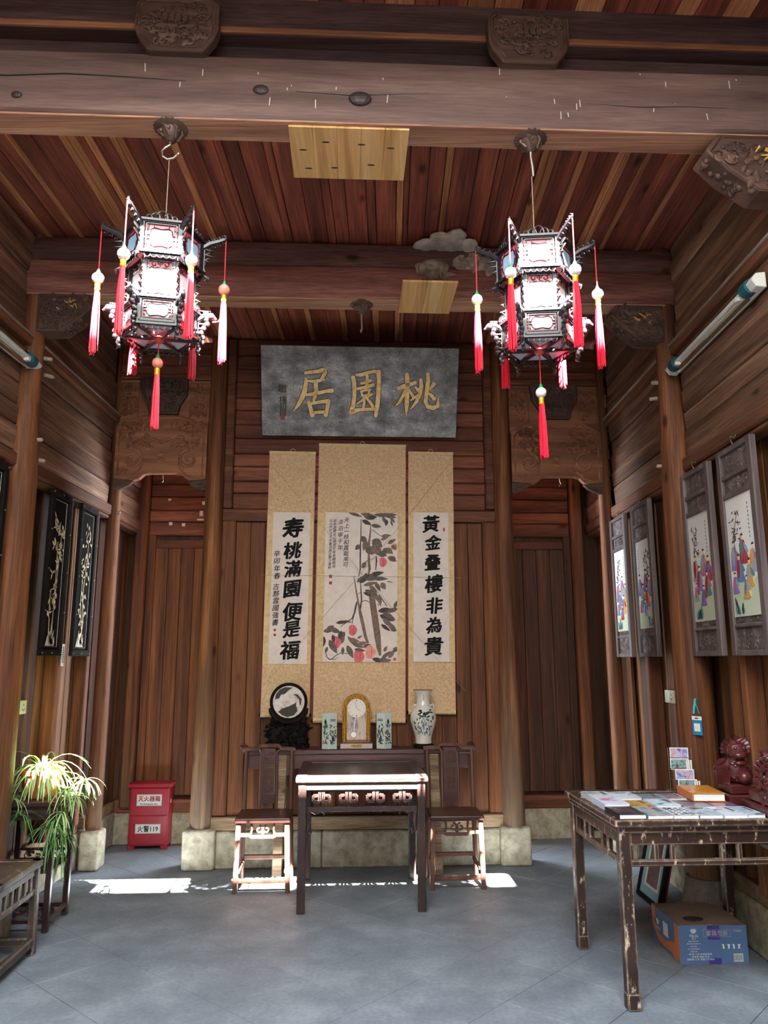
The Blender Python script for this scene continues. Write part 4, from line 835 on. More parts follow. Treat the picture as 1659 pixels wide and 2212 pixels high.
st = MB(); lumpy(st, [(0, 0, 0, 0.09, (1.6, 0.10, 0.9)), (0.12, 0, -0.02, 0.07, (1.3, 0.12, 1.0))], 5)
o = st.build('mud_stain', 'mud', None, smooth=True); o.location = bp(0.84, 4.703, 4.19); o.rotation_euler = (0, 0, SB); tag(o, 'smear of dried mud on the rear beam beside the nest', 'mud')

# ================================================================== square table in front of the altar
def fret_rail(mb, x0, x1, z0, z1, y, th, n):
    """openwork band: squared scrolls between a top and a bottom rail"""
    h = z1-z0; L = x1-x0; w = 0.015
    for i in range(n):
        c = x0+L*(i+0.5)/n; a = L/n*0.36; s = 1 if i % 2 else -1
        P = [(c-s*a, z1), (c-s*a, z0+h*0.30), (c+s*a*0.3, z0+h*0.30), (c+s*a*0.3, z0+h*0.66), (c-s*a*0.35, z0+h*0.66)]
        for p, q in zip(P, P[1:]): mb.bar((p[0], y, p[1]), (q[0], y, q[1]), th, w, ref=(0, 1, 0))
        mb.ball((c-s*a*0.35, y, z0+h*0.66), 0.011, 7, 5, s=(1, 0.6, 1))
def square_table(loc, label, mat, W=0.86, D=0.84, H=0.823, rz=SB):
    t = thing('square_table', label, 'table', loc, rz)
    top = MB().box(-W/2+0.01, W/2-0.01, 0.0, D, H-0.028, H-0.004)
    top.build('tabletop', mat, t, bevel=0.006, seg=2)
    fr = MB(); 
    for a in ((-W/2, W/2, 0, 0.075), (-W/2, W/2, D-0.075, D)): fr.box(a[0], a[1], a[2], a[3], H-0.034, H)
    for a in ((-W/2, -W/2+0.075), (W/2-0.075, W/2)): fr.box(a[0], a[1], 0.075, D-0.075, H-0.034, H)
    fr.build('top_frame', mat, t, bevel=0.008, seg=2)
    i_ = 0.022
    MB().box(-W/2+i_, W/2-i_, i_, D-i_, H-0.058, H-0.034).build('waist', mat, t)
    for sx in (-1, 1):
        for y in (0.045, D-0.045):
            x = sx*(W/2-0.045)
            MB().box(x-0.026, x+0.026, y-0.026, y+0.026, 0, H-0.045).build('leg', mat, t, bevel=0.004)
    z0, z1 = H-0.125, H-0.05
    for y in (0.035, D-0.035): MB().box(-W/2+0.02, W/2-0.02, y-0.012, y+0.012, z1-0.036, z1).build('apron', mat, t, bevel=0.006)
    for x in (-W/2+0.035, W/2-0.035): MB().box(x-0.012, x+0.012, 0.02, D-0.02, z1-0.036, z1).build('apron', mat, t, bevel=0.006)
    for y in (0.045, D-0.045):
        f = MB(); fret_rail(f, -W/2+0.08, W/2-0.08, H-0.188, H-0.082, y, 0.018, 8); f.box(-W/2+0.07, W/2-0.07, y-0.012, y+0.012, H-0.218, H-0.186)
        for sx in (-1, 1):
            cx = sx*(W/2-0.09)
            f.tube([(cx, y, H-0.20), (cx-sx*0.04, y, H-0.225), (cx-sx*0.085, y, H-0.21), (cx-sx*0.10, y, H-0.235)], [0.014, 0.012, 0.012, 0.006], 7)
            f.tube([(cx+sx*0.012, y, H-0.19), (cx+sx*0.005, y, H-0.27), (cx+sx*0.012, y, H-0.33), (cx-sx*0.012, y, H-0.35), (cx-sx*0.018, y, H-0.32)], [0.014, 0.012, 0.012, 0.010, 0.006], 7)
        f.build('openwork_rail', mat, t, bevel=0.0)
    for x in (-W/2+0.045, W/2-0.045):
        f = MB().box(x-0.012, x+0.012, 0.07, D-0.07, H-0.20, H-0.175)
        for k_ in range(8):
            yy = 0.12+k_*(D-0.24)/7; f.box(x-0.008, x+0.008, yy-0.008, yy+0.008, H-0.175, H-0.10)
        f.build('openwork_rail', mat, t)
    return t
square_table(bp(0.106, 5.185), 'dark square table with openwork apron standing between the two chairs', 'table_lacquer')

# ================================================================== two side chairs
def side_chair(u, v, W, label):
    t = thing('side_chair', label, 'chair', bp(u, v), SB, 'pair of chairs flanking the square table')
    D = 0.36; H = 0.49; h = W/2
    MB().box(-h, h, 0, D, H-0.034, H).build('seat', 'seat_wood', t, bevel=0.008, seg=2)
    for sx in (-1, 1):
        MB().bar((sx*(h-0.012), 0.03, 0), (sx*(h-0.025), 0.035, H-0.03), 0.034, 0.034).build('leg', 'chair_wood', t, bevel=0.005, seg=2)
        pts = [(sx*(h-0.012), D-0.01, 0), (sx*(h-0.022), D-0.02, H), (sx*(h-0.024), D-0.012, 0.70), (sx*(h-0.022), D+0.01, 0.915)]
        MB().tube(pts, [0.018, 0.018, 0.015, 0.014], 10).build('leg', 'chair_wood', t, smooth=True)
        MB().box(sx*(h-0.03)-0.010, sx*(h-0.03)+0.010, 0.04, D-0.02, 0.12, 0.145).build('stretcher', 'chair_wood', t, bevel=0.004)
    MB().box(-h+0.03, h-0.03, 0.02, 0.05, 0.062, 0.09).build('footrest', 'chair_wood', t, bevel=0.004)
    MB().box(-h+0.03, h-0.03, D-0.03, D-0.006, 0.145, 0.175).build('stretcher', 'chair_wood', t, bevel=0.004)
    f = MB(); y = 0.035; zr = 0.375
    P = [(-h+0.03, zr), (-h+0.10, zr), (-h+0.115, zr-0.012), (h-0.115, zr-0.012), (h-0.10, zr), (h-0.03, zr)]
    for p, q in zip(P, P[1:]): f.bar((p[0], y, p[1]), (q[0], y, q[1]), 0.02, 0.022, ref=(0, 1, 0))
    for sx in (-1, 1):
        f.tube([(sx*0.085, y, zr), (sx*0.075, y, zr+0.03), (sx*0.08, y, H-0.034)], [0.010, 0.007, 0.010], 7)
        f.tube(line3(spiral(sx*0.026, zr+0.035, 0.028, 0.006, PI/2, sx*1.1, 14), y), 0.007, 6)
    f.ball((0, y, zr+0.012), 0.014, 8, 6)
    f.build('front_rail', 'chair_wood', t, smooth=True)
    yb = D+0.0
    tr = MB().tube([(-h-0.004, yb+0.012, 0.905), (-h+0.05, yb+0.012, 0.912), (-0.09, yb+0.012, 0.912), (-0.07, yb+0.012, 0.935), (0.07, yb+0.012, 0.935), (0.09, yb+0.012, 0.912), (h-0.05, yb+0.012, 0.912), (h+0.004, yb+0.012, 0.905)], [0.017]*8, 8)
    tr.build('top_rail', 'chair_wood', t, smooth=True)
    for sx in (-1, 1):
        MB().tube([(sx*0.062, D-0.02, H), (sx*0.062, D-0.012, 0.70), (sx*0.058, D+0.006, 0.88), (sx*0.075, D+0.012, 0.91)], 0.011, 8).build('splat_stile', 'chair_wood', t, smooth=True)
    sp = link('splat', MB().box(-0.052, 0.052, D-0.022, D-0.010, 0.555, 0.92).mesh('splat', 'seat_wood', bevel=0.002), t)
    m = MB()
    for z0, z1 in ((0.80, 0.905), (0.60, 0.785)):
        for a, b, c, d_ in ((-0.05, z0, 0.05, z0), (-0.05, z1, 0.05, z1), (-0.047, z0, -0.047, z1), (0.047, z0, 0.047, z1)): m.bar((a, D-0.024, b), (c, D-0.024, d_), 0.008, 0.008, ref=(0, 1, 0))
    carve(m, lambda x, z: True, (-0.035, 0.035, 0.815, 0.89), 26, 5, D-0.024, r=0.003, size=0.03)
    for i in range(6): m.tube([(0, D-0.024, 0.66), (0.012*(i-2.5), D-0.026, 0.71), (0.014*(i-2.5), D-0.024, 0.765)], 0.003, 5)
    m.tube(line3([(-0.018, 0.68), (-0.022, 0.66), (-0.01, 0.635), (0, 0.625), (0.01, 0.635), (0.022, 0.66), (0.018, 0.68)], D-0.024), 0.005, 6)
    m.build('carving', 'chair_wood', sp, smooth=True)
    c = MB().box(-0.052, 0.052, D-0.022, D-0.010, 0.53, 0.56)
    c.build('splat_foot', 'seat_wood', t)
    return t
side_chair(-0.575, 5.645, 0.385, 'dark side chair with carved splat standing under the round stone screen')
side_chair(0.785, 5.645, 0.385, 'dark side chair with carved splat standing under the porcelain vase')

# ================================================================== altar table and what stands on it
t = thing('altar_table', 'long narrow dark red altar table against the back wall', 'table', bp(0.095, 6.05), SB)
AH = 0.90
MB().box(-0.87, 0.87, 0, 0.225, AH-0.035, AH).build('tabletop', 'altar_wood', t, bevel=0.005)
for sx in (-1, 1):
    MB().prism([(sx*0.86, AH-0.02), (sx*0.895, AH+0.015), (sx*0.90, AH+0.03), (sx*0.885, AH+0.03), (sx*0.855, AH), (sx*0.80, AH)], 0, 0.225).build('upturned_end', 'altar_wood', t, bevel=0.003)
    for y in (0.03, 0.19):
        MB().bar((sx*0.60, y, 0), (sx*0.575, y, AH-0.035), 0.072, 0.05).build('leg', 'sill_wood', t, bevel=0.005)
MB().box(-0.84, 0.84, 0.02, 0.045, AH-0.14, AH-0.035).build('apron', 'altar_wood', t, bevel=0.004)
a_ = MB()
for sx in (-1, 1):
    a_.prism([(sx*0.64, AH-0.14), (sx*0.50, AH-0.14), (sx*0.52, AH-0.18), (sx*0.55, AH-0.21), (sx*0.64, AH-0.21)], 0.022, 0.042)
a_.build('apron_spandrel', 'altar_wood', t, bevel=0.003)
VZ = 6.155
# round marble screen
t = thing('stone_screen', 'round black-rimmed marble screen on a carved root stand', 'ornament', bp(-0.448, VZ, AH), SB)
dc = MB(); n = 36; R0 = 0.146; zc_ = 0.349
ring = lambda r, y: [(r*math.cos(2*PI*i/n), y, zc_+r*math.sin(2*PI*i/n)) for i in range(n)]
vs = ring(R0, 0.012)+ring(R0, -0.012)+ring(R0-0.014, -0.022)+ring(R0-0.022, -0.012)+ring(R0-0.024, 0.0)
dc.add(vs, [(k_*n+j, k_*n+(j+1)%n, (k_+1)*n+(j+1)%n, (k_+1)*n+j) for k_ in range(4) for j in range(n)]+[tuple(range(n))])
dc.build('rim', 'black_wood', t, smooth=True)
MB().add(ring(R0-0.022, -0.004)+ring(R0-0.022, 0.006), [tuple(range(n)), tuple(range(n, 2*n))]+[(j, (j+1)%n, n+(j+1)%n, n+j) for j in range(n)]).build('marble_disc', 'marble', t)
vn = MB(); dz = zc_
for P in ([(-0.108, 0.02), (-0.10, 0.06), (-0.07, 0.095), (-0.03, 0.112), (0.03, 0.108), (-0.005, 0.085), (-0.03, 0.06), (-0.06, 0.055), (-0.075, 0.025)], [(-0.08, -0.075), (-0.05, -0.05), (0.0, -0.035), (0.05, -0.01), (0.06, 0.005), (0.058, -0.03), (0.07, -0.07), (0.04, -0.104), (-0.01, -0.114), (-0.05, -0.1)], [(0.03, 0.06), (0.07, 0.055), (0.10, 0.02), (0.095, -0.03), (0.085, -0.02), (0.08, 0.02), (0.06, 0.04)]):
    vn.prism([(x, z+dz) for x, z in P], -0.0048, -0.004)
vn.build('dark_vein', 'stone_dark', t)
st = MB(); rg = random.Random(9)
st.tube([(R0*1.04*math.cos(a), 0, zc_+R0*1.04*math.sin(a)) for a in [PI*(1.1+0.8*i/12) for i in range(13)]], [0.012]+[0.022]*11+[0.012], 8)
for i in range(260):
    x = rg.uniform(-0.15, 0.15); z = rg.uniform(0.03, 0.19)
    if (x/0.16)**2+((z-zc_)/(R0+0.01))**2 < 0.75: continue
    y = rg.uniform(-0.05, 0.03); s = rg.uniform(0.02, 0.05); a = rg.uniform(0, 6.3)
    st.tube([(x, y, z), (x+s*0.5*math.cos(a), y-0.01, z+s*0.4*math.sin(a)), (x+s*math.cos(a+0.7), y, z+s*0.8*math.sin(a+0.7))], [0.010, 0.014, 0.006], 5)
for sx in (-1, 1):
    for k_ in range(3): st.tube([(sx*0.06, 0, 0.12), (sx*(0.10+0.015*k_), -0.03+0.03*k_, 0.06), (sx*(0.125+0.012*k_), -0.03+0.03*k_, 0.0)], [0.026, 0.022, 0.02], 7)
st.box(-0.135, 0.135, -0.04, 0.03, 0.012, 0.165)
st.build('root_stand', 'black_wood', t, smooth=True)
# hexagonal porcelain hat stands
def hat_stand(u, label, mirror):
    t = thing('porcelain_hat_stand', label, 'vase', bp(u, VZ-0.03, AH), SB, 'pair of hexagonal porcelain stands')
    R = 0.067; H = 0.262; s = -1 if mirror else 1
    b = MB().lathe([(R, 0), (R, H), (R-0.008, H), (R-0.008, H-0.04)], 6, rot=PI/2+rad(4)*s)
    b.build('body', 'porcelain', t, bevel=0.003, seg=2)
    p = MB(); ap = R*math.cos(PI/6)
    # the two faces turned to the viewer meet at -y
    for f_, ang in ((0, -PI/2-PI/6+rad(4)*s), (1, -PI/2+PI/6+rad(4)*s)):
        nrm = Vector((math.cos(ang), math.sin(ang), 0)); tg = Vector((-math.sin(ang), math.cos(ang), 0))
        def pt(a, z): return tuple(nrm*(ap+0.0008)+tg*a+Vector((0, 0, z)))
        rg2 = random.Random(3+f_+(0 if mirror else 7))
        for i in range(34):
            a = rg2.uniform(-0.02, 0.026); z = rg2.uniform(0.03, 0.17); P = leaf2(a, z, rg2.uniform(0.016, 0.042), rg2.uniform(0.005, 0.012), rg2.uniform(0.3, 2.8)); p.add([pt(max(-0.031, min(0.031, x)), y_) for x, y_ in P], [tuple(range(len(P)))], rg2.choice((0, 0, 1, 2)))
        hole = (f_ == 1) != mirror
        for (zz, on) in ((0.20, hole), (0.075, not hole)):
            if on: P = [(0.012*math.sin(k_*PI/4)*(0.8 if k_ % 2 else 1), zz+0.026*math.cos(k_*PI/4)*(0.7 if k_ % 2 else 1)) for k_ in range(8)]; p.add([pt(*q) for q in P], [tuple(range(8))], 3)
        if not hole:
            for j in range(2):
                P = [(-0.024, 0.222-0.010*j), (0.02, 0.222-0.010*j), (0.02, 0.217-0.010*j), (-0.024, 0.217-0.010*j)]; p.add([pt(*q) for q in P], [(0, 1, 2, 3)], 1)
    p.build('painted_decoration', ['glaze_green', 'glaze_dark', 'glaze_brown', 'ink'], t)['kind'] = 'stuff'
hat_stand(-0.125, 'pale hexagonal porcelain stand between the stone screen and the clock', True)
hat_stand(0.290, 'pale hexagonal porcelain stand between the clock and the vase', False)
# mantel clock
t = thing('mantel_clock', 'arched gilt mantel clock with pendulum window on the altar', 'clock', bp(0.080, VZ-0.02, AH), SB)
MB().box(-0.125, 0.125, -0.055, 0.055, 0, 0.042).build('base', 'clock_base', t, bevel=0.004)
MB().box(-0.04, 0.04, -0.058, -0.054, 0.012, 0.032).build('base_plate', 'clock_gold', t, bevel=0.003)
def arch(w, z0, zs, n=14): return [(-w, z0), (w, z0)]+[(w*math.cos(PI*i/n), zs+w*math.sin(PI*i/n)) for i in range(n+1)]
MB().prism(arch(0.108, 0.042, 0.30), -0.04, 0.045).build('case', 'clock_wood', t, bevel=0.004)
o_ = arch(0.106, 0.06, 0.30); i_ = arch(0.074, 0.068, 0.30); q = len(o_)
f = MB().add([(a, -0.048, b) for a, b in o_]+[(a, -0.052, b) for a, b in i_]+[(a, -0.040, b) for a, b in i_]+[(a, -0.040, b) for a, b in o_], [(k_*q+j, k_*q+(j+1)%q, (k_+1)*q+(j+1)%q, (k_+1)*q+j) for k_ in range(3) for j in range(q)])
for j in range(15):
    a = PI*j/14; f.ball((0.09*math.cos(a), -0.052, 0.30+0.09*math.sin(a)), 0.012, 7, 5, s=(1, 0.6, 1))
f.build('gilt_surround', 'clock_gold', t, smooth=True)
for sx in (-1, 1):
    MB().lathe([(0.012, 0.06), (0.013, 0.075), (0.007, 0.09), (0.011, 0.14), (0.007, 0.18), (0.011, 0.23), (0.007, 0.27), (0.013, 0.285), (0.012, 0.30)], 10, (sx*0.091, -0.054, 0)).build('pilaster', 'clock_gold', t, smooth=True)
MB().prism(arch(0.074, 0.068, 0.30), -0.044, -0.041).build('glass_panel', 'painted_clock_reflection', t)
fc = MB(); fc.prism([(0.07*math.cos(2*PI*i/28), 0.302+0.07*math.sin(2*PI*i/28)) for i in range(28)], -0.050, -0.044); fa = fc.build('dial', 'clock_face', t)
h = MB()
for k_ in range(12):
    a = k_*PI/6; h.bar((0.052*math.cos(a), -0.051, 0.302+0.052*math.sin(a)), (0.061*math.cos(a), -0.051, 0.302+0.061*math.sin(a)), 0.007 if k_ % 3 == 0 else 0.004, 0.002)
h.bar((0, -0.053, 0.302), (-0.012, -0.053, 0.352), 0.005, 0.002); h.bar((0, -0.053, 0.302), (0.032, -0.053, 0.28), 0.006, 0.002); h.lathe([(0.005, 0), (0.005, 0.002)], 8, (0, 0, 0)) if False else None
h.build('hands_and_numerals', 'ink', fa)
MB().bar((-0.01, -0.046, 0.23), (-0.022, -0.046, 0.11), 0.004, 0.002).prism([(-0.022+0.020*math.cos(2*PI*i/18), 0.105+0.020*math.sin(2*PI*i/18)) for i in range(18)], -0.048, -0.044).build('pendulum', 'chrome', t)
# porcelain vase
t = thing('porcelain_vase', 'tall white porcelain vase with painted figures and two small ears', 'vase', bp(0.602, VZ-0.01, AH), SB)
MB().lathe([(0.075, 0), (0.082, 0.008), (0.078, 0.024), (0.066, 0.030)], 20).build('wooden_stand', 'black_wood', t, smooth=True)
prof = [(0.058, 0.030), (0.066, 0.034), (0.064, 0.07), (0.074, 0.11), (0.092, 0.16), (0.102, 0.21), (0.100, 0.25), (0.082, 0.285), (0.058, 0.31), (0.050, 0.35), (0.049, 0.38), (0.058, 0.41), (0.074, 0.432), (0.076, 0.436), (0.070, 0.436), (0.05, 0.41), (0.04, 0.38)]
MB().lathe(prof, 32).build('body', 'porcelain_cream', t, smooth=True)
MB().lathe([(0.0735, 0.432), (0.077, 0.434), (0.077, 0.438), (0.072, 0.438)], 32).build('lip', 'glaze_brown', t, smooth=True)
def vr(z):
    for (r0, z0), (r1, z1) in zip(prof, prof[1:]):
        if z0 <= z <= z1: return r0+(r1-r0)*(z-z0)/(z1-z0)
    return 0.05
for sx in (-1, 1):
    MB().tube([(sx*0.055, 0, 0.315), (sx*0.075, 0, 0.325), (sx*0.086, 0, 0.305), (sx*0.078, 0, 0.285)], [0.008, 0.009, 0.008, 0.006], 7).build('ear', 'porcelain_cream', t, smooth=True)
p = MB(); rg = random.Random(12)
def vl(P, mi):
    vs = []
    for a, z in P: r = vr(z)+0.0012; vs.append((r*math.sin(a), -r*math.cos(a), z))
    p.add(vs, [tuple(range(len(vs)))], mi)
for i in range(16): vl([(x/0.1, z) for x, z in leaf2(rg.uniform(-0.06, 0.05), rg.uniform(0.23, 0.29), rg.uniform(0.03, 0.055), 0.013, rg.uniform(-0.5, 0.6))], 0)
for i in range(48): vl([(x/0.1, z) for x, z in leaf2(rg.uniform(-0.08, 0.07), rg.uniform(0.09, 0.22), rg.uniform(0.016, 0.042), rg.uniform(0.006, 0.016), rg.uniform(0.3, 2.8))], rg.choice((0, 1, 1, 2)))
for z in (0.36, 0.375, 0.39): vl([(x/0.05, zz) for x, zz in leaf2(-0.006, z, 0.013, 0.005, 0.5)], 0)
p.build('painted_decoration', ['glaze_dark', 'glaze_green', 'robe_grey'], t)['kind'] = 'stuff'

# ================================================================== red fire-extinguisher cabinet
t = thing('extinguisher_cabinet', 'red metal fire extinguisher cabinet with two white label plates', 'cabinet', bp(-1.67, 6.95), SB)
MB().box(-0.165, 0.165, 0, 0.155, 0.03, 0.515).build('body', 'red_paint', t, bevel=0.004)
MB().box(-0.185, 0.185, -0.018, 0.162, 0.50, 0.535).build('lid', 'red_paint', t, bevel=0.005)
for z0, z1 in ((0.04, 0.272), (0.278, 0.495)): MB().box(-0.155, 0.155, -0.008, 0.0, z0, z1).build('door', 'red_paint', t, bevel=0.003)
for sx in (-1, 1):
    for y in (0.005, 0.13): MB().prism([(sx*0.165, 0.03), (sx*0.165, 0), (sx*0.12, 0), (sx*0.105, 0.03)], y, y+0.02).build('foot', 'red_paint', t)
for z, h_, txts in ((0.40, 0.092, (('灭火器箱', 0.012, 0.048, 'label_red', 0.0012), ('Fire Extinguisher Box', -0.032, 0.019, 'ink', 0.0004))), (0.17, 0.075, (('火警119', 0.0, 0.055, 'ink', 0.001),))):
    pn = MB().box(-0.105, 0.105, -0.011, -0.008, z-h_/2, z+h_/2).build('label_plate', 'label_white', t, bevel=0.001)
    fr = MB()
    for a, b, c, d_ in ((-0.1, z-h_/2+0.005, 0.1, z-h_/2+0.005), (-0.1, z+h_/2-0.005, 0.1, z+h_/2-0.005), (-0.1, z-h_/2+0.005, -0.1, z+h_/2-0.005), (0.1, z-h_/2+0.005, 0.1, z+h_/2-0.005)): fr.bar((a, -0.0115, b), (c, -0.0115, d_), 0.001, 0.0018, ref=(0, 1, 0))
    for s_txt, dz, size, mt, bold in txts:
        k = MB(); letters(k, s_txt, 0, z+dz, size, -0.0117, bold=bold, sx=min(1.0, 0.185/(size*len(s_txt)*(0.98 if mt != 'ink' else 0.52 if 'Fire' in s_txt else 0.74)))); k.build('lettering', mt, pn)
    fr.build('label_border', 'ink', pn)
MB().box(0.165, 0.173, 0.05, 0.085, 0.37, 0.40).build('latch', 'steel', t)

# ================================================================== palace lanterns
def hexpt(r, k, off=0.0): a = k*PI/3+off; return Vector((r*math.cos(a), r*math.sin(a), 0))
def frame_panel(mb, p, q, z0, z1, out, w=0.010, d=0.012, mi=0):
    """rectangular frame standing between two plan points"""
    p = Vector((p[0], p[1], 0)); q = Vector((q[0], q[1], 0)); up_ = Vector((0, 0, 1)); nrm = out
    for a, b in ((p+up_*z0, q+up_*z0), (p+up_*z1, q+up_*z1)): mb.bar(a, b, d, w, mi)
    for a, b in ((p+up_*z0, p+up_*z1), (q+up_*z0, q+up_*z1)): mb.bar(a, b, w, d, mi, ref=nrm)
def tassel(par, p, cord, ball_r, L, bead):
    """cord from p downwards, green cap, bead, gold band, silk fringe"""
    x, y, z = p
    c = MB().tube([(x, y, z), (x, y, z-cord)], 0.0026, 6).build('tassel', 'cord_red', par)
    z -= cord
    MB().lathe([(0.003, 0.002), (0.007, -0.008), (0.012, -0.02)], 10, (x, y, z)).build('cap', 'jade', c, smooth=True)
    z -= 0.02+ball_r*0.85
    MB().ball((x, y, z), ball_r, 16, 12).build('bead', bead, c, smooth=True)
    z -= ball_r*0.95
    MB().lathe([(0.010, 0), (0.013, -0.006), (0.011, -0.014), (0.013, -0.026), (0.012, -0.032)], 12, (x, y, z)).build('band', 'gold_foil', c, smooth=True)
    z -= 0.03; f = MB(); rg = random.Random(int((x+y)*1000))
    for i in range(34):
        a = rg.uniform(0, 6.3); r = 0.016*math.sqrt(rg.random()); l = L*rg.uniform(0.94, 1.02); sw_ = rg.uniform(-0.004, 0.004)
        f.tube([(x+r*0.6*math.cos(a), y+r*0.6*math.sin(a), z), (x+r*math.cos(a), y+r*math.sin(a), z-l*0.4), (x+r*1.1*math.cos(a)+sw_, y+r*1.1*math.sin(a), z-l)], [0.0034, 0.0034, 0.0026], 4)
    fo = f.build('fringe', 'tassel_red', c)
    return c
def lantern(u, v, zb, turn, label, beads, top_z):
    t = thing('palace_lantern', label, 'lantern', bp(u, v, zb), SB+rad(turn), 'hexagonal palace lanterns')
    def tier(r, z0, z1, nm, red, motif, post=0.012):
        """six framed glass panels round a hexagon"""
        fr = MB()
        for k in range(6):
            p, q = hexpt(r, k), hexpt(r, k+1)
            fr.bar(p+Vector((0,0,z0-0.004)), p+Vector((0,0,z1+0.004)), post, post)
            frame_panel(fr, p+(q-p)*0.06, q+(p-q)*0.06, z0+0.005, z1-0.005, (p+q).normalized())
            frame_panel(fr, p+(q-p)*0.14, q+(p-q)*0.14, z0+0.016, z1-0.016, (p+q).normalized(), w=0.004, d=0.008)
        f_o = fr.build(nm+'_frame', 'lantern_black', t, bevel=0.0)
        for k in range(6):
            p, q = hexpt(r-0.004, k), hexpt(r-0.004, k+1); e = (q-p).normalized(); nn = (p+q).normalized(); L = (q-p).length; H = z1-z0
            c = (p+q)/2+Vector((0, 0, (z0+z1)/2))
            def P(a, b, d=0.0): return tuple(c+e*a+Vector((0, 0, b))+nn*d)
            a1 = L*0.40; b1 = H/2-0.012
            g_ = MB()
            for (x0, x1, y0, y1, mi, d_) in motif(a1, b1):
                g_.add([P(x0, y0, d_), P(x1, y0, d_), P(x1, y1, d_), P(x0, y1, d_), P(x0, y0, d_-0.002), P(x1, y0, d_-0.002), P(x1, y1, d_-0.002), P(x0, y1, d_-0.002)], [(0,1,2,3), (4,5,6,7), (0,1,5,4), (1,2,6,5), (2,3,7,6), (3,0,4,7)], mi)
            pn = g_.build(nm+'_panel', ['glass_red', 'glass_white', 'glass_blue'], t)
            lt = MB()
            for (pts) in red(a1, b1): lt.tube([P(a, b, 0.003) for a, b in pts], 0.0028, 4)
            lt.build('lattice', 'lantern_black', pn)['kind'] = 'stuff'
        return f_o
    def crown_m(a, b): return [(-a, a, -b, b, 0, 0.0), (-a*0.62, a*0.62, -b*0.55, b*0.55, 2, 0.002)]
    def body_m(a, b): return [(-a, a, -b, b*0.62, 1, 0.0), (-a, a, b*0.62, b, 0, 0.0)]
    def skirt_m(a, b): return [(-a, a, -b, b, 0, 0.0), (-a*0.72, a*0.72, -b*0.7, b*0.7, 1, 0.002), (-a*0.4, a*0.4, -b*0.5, b*0.3, 2, 0.003)]
    def curls(a, b):
        out = []
        for sx in (-1, 1):
            for sz in (-1, 1):
                out.append([(sx*a, sz*b*0.5), (sx*a*0.82, sz*b*0.55), (sx*a*0.78, sz*b), ])
                out.append([(sx*a*0.5, sz*b), (sx*a*0.45, sz*b*0.68), (0, sz*b*0.58)])
                out.append([(sx*a, sz*b*0.15), (sx*a*0.72, sz*b*0.15), (sx*a*0.66, sz*b*0.5), (sx*a*0.45, sz*b*0.68)])
        return out
    def body_l(a, b):
        out = []
        for sx in (-1, 1):
            out += [[(sx*x, z) for x, z in spiral(a*0.45, b*0.80, a*0.34, a*0.06, PI, -1.1, 10)], [(sx*a, b*0.60), (sx*a*0.8, b*0.56), (sx*a*0.7, b*0.64), (sx*a*0.5, b*0.60), (0, b*0.64)]]
            out += [[(sx*x, z) for x, z in spiral(a*0.6, -b*0.88, a*0.2, a*0.05, PI/2, 1.0, 9)], [(sx*a, -b*0.62), (sx*a*0.85, -b*0.75), (sx*a*0.4, -b*0.78), (0, -b*0.70)]]
        out.append([(0, b), (0, b*0.64)])
        return out
    tier(0.172, 0.325, 0.478, 'crown', curls, crown_m)
    tier(0.138, 0.125, 0.322, 'body', body_l, body_m)
    tier(0.160, 0.02, 0.128, 'skirt', curls, skirt_m)
    # ledges between the tiers, scalloped valance under the crown, crest above it
    for r, z in ((0.178, 0.330), (0.168, 0.130), (0.178, 0.478), (0.166, 0.008)):
        ld = MB()
        for k in range(6): ld.bar(hexpt(r, k)+Vector((0,0,z)), hexpt(r, k+1)+Vector((0,0,z)), 0.016, 0.010)
        ld.build('ledge', 'lantern_black', t, bevel=0.0)
    for k in range(6):
        cr_ = MB(); cv_ = MB(); cb_ = MB(); p, q = hexpt(0.176, k), hexpt(0.176, k+1); e = (q-p); 
        for i in range(5):
            c = p+e*(0.2+0.15*i)+Vector((0, 0, 0.485)); s = 0.020+0.012*(2-abs(i-2))
            cr_.tube([c+e.normalized()*s*0.55*math.cos(a)+Vector((0, 0, s*0.9*math.sin(a))) for a in [PI*j/8 for j in range(9)]], 0.0038, 4)
            c2 = p+e*(0.2+0.15*i)+Vector((0, 0, 0.322))
            cv_.tube([c2+e.normalized()*0.014*math.cos(a)-Vector((0, 0, 0.016*math.sin(a))) for a in [PI*j/6 for j in range(7)]], 0.003, 4)
            c3 = hexpt(0.164, k)+(hexpt(0.164, k+1)-hexpt(0.164, k))*(0.2+0.15*i)+Vector((0, 0, 0.002))
            cb_.tube([c3+e.normalized()*0.013*math.cos(a)-Vector((0, 0, 0.018*math.sin(a))) for a in [PI*j/6 for j in range(7)]], 0.003, 4)
        cr_.build('crest', 'lantern_black', t); cv_.build('valance', 'lantern_black', t); cb_.build('base_fringe', 'lantern_black', t)
    # open base: spokes meeting in a red boss, pale glass wedges
    bs = MB(); gl = MB()
    for k in range(6):
        bs.bar(hexpt(0.16, k)+Vector((0,0,0.0)), (0, 0, 0.0), 0.012, 0.012)
        p, q = hexpt(0.15, k), hexpt(0.15, k+1); c = (p+q)/2
        tri = [c*0.35, p*0.92+c*0.04, q*0.92+c*0.04]; gl.add([x+Vector((0,0,0.008)) for x in tri]+[x+Vector((0,0,0.012)) for x in tri], [(0,1,2), (5,4,3), (0,1,4,3), (1,2,5,4), (2,0,3,5)])
    bs.build('base_spokes', 'lantern_black', t); gl.build('base_glass', 'glass_lilac', t)
    MB().lathe([(0.006, 0.02), (0.022, 0.012), (0.028, 0.0), (0.02, -0.012), (0.008, -0.02)], 6).build('boss', 'hub_red', t)
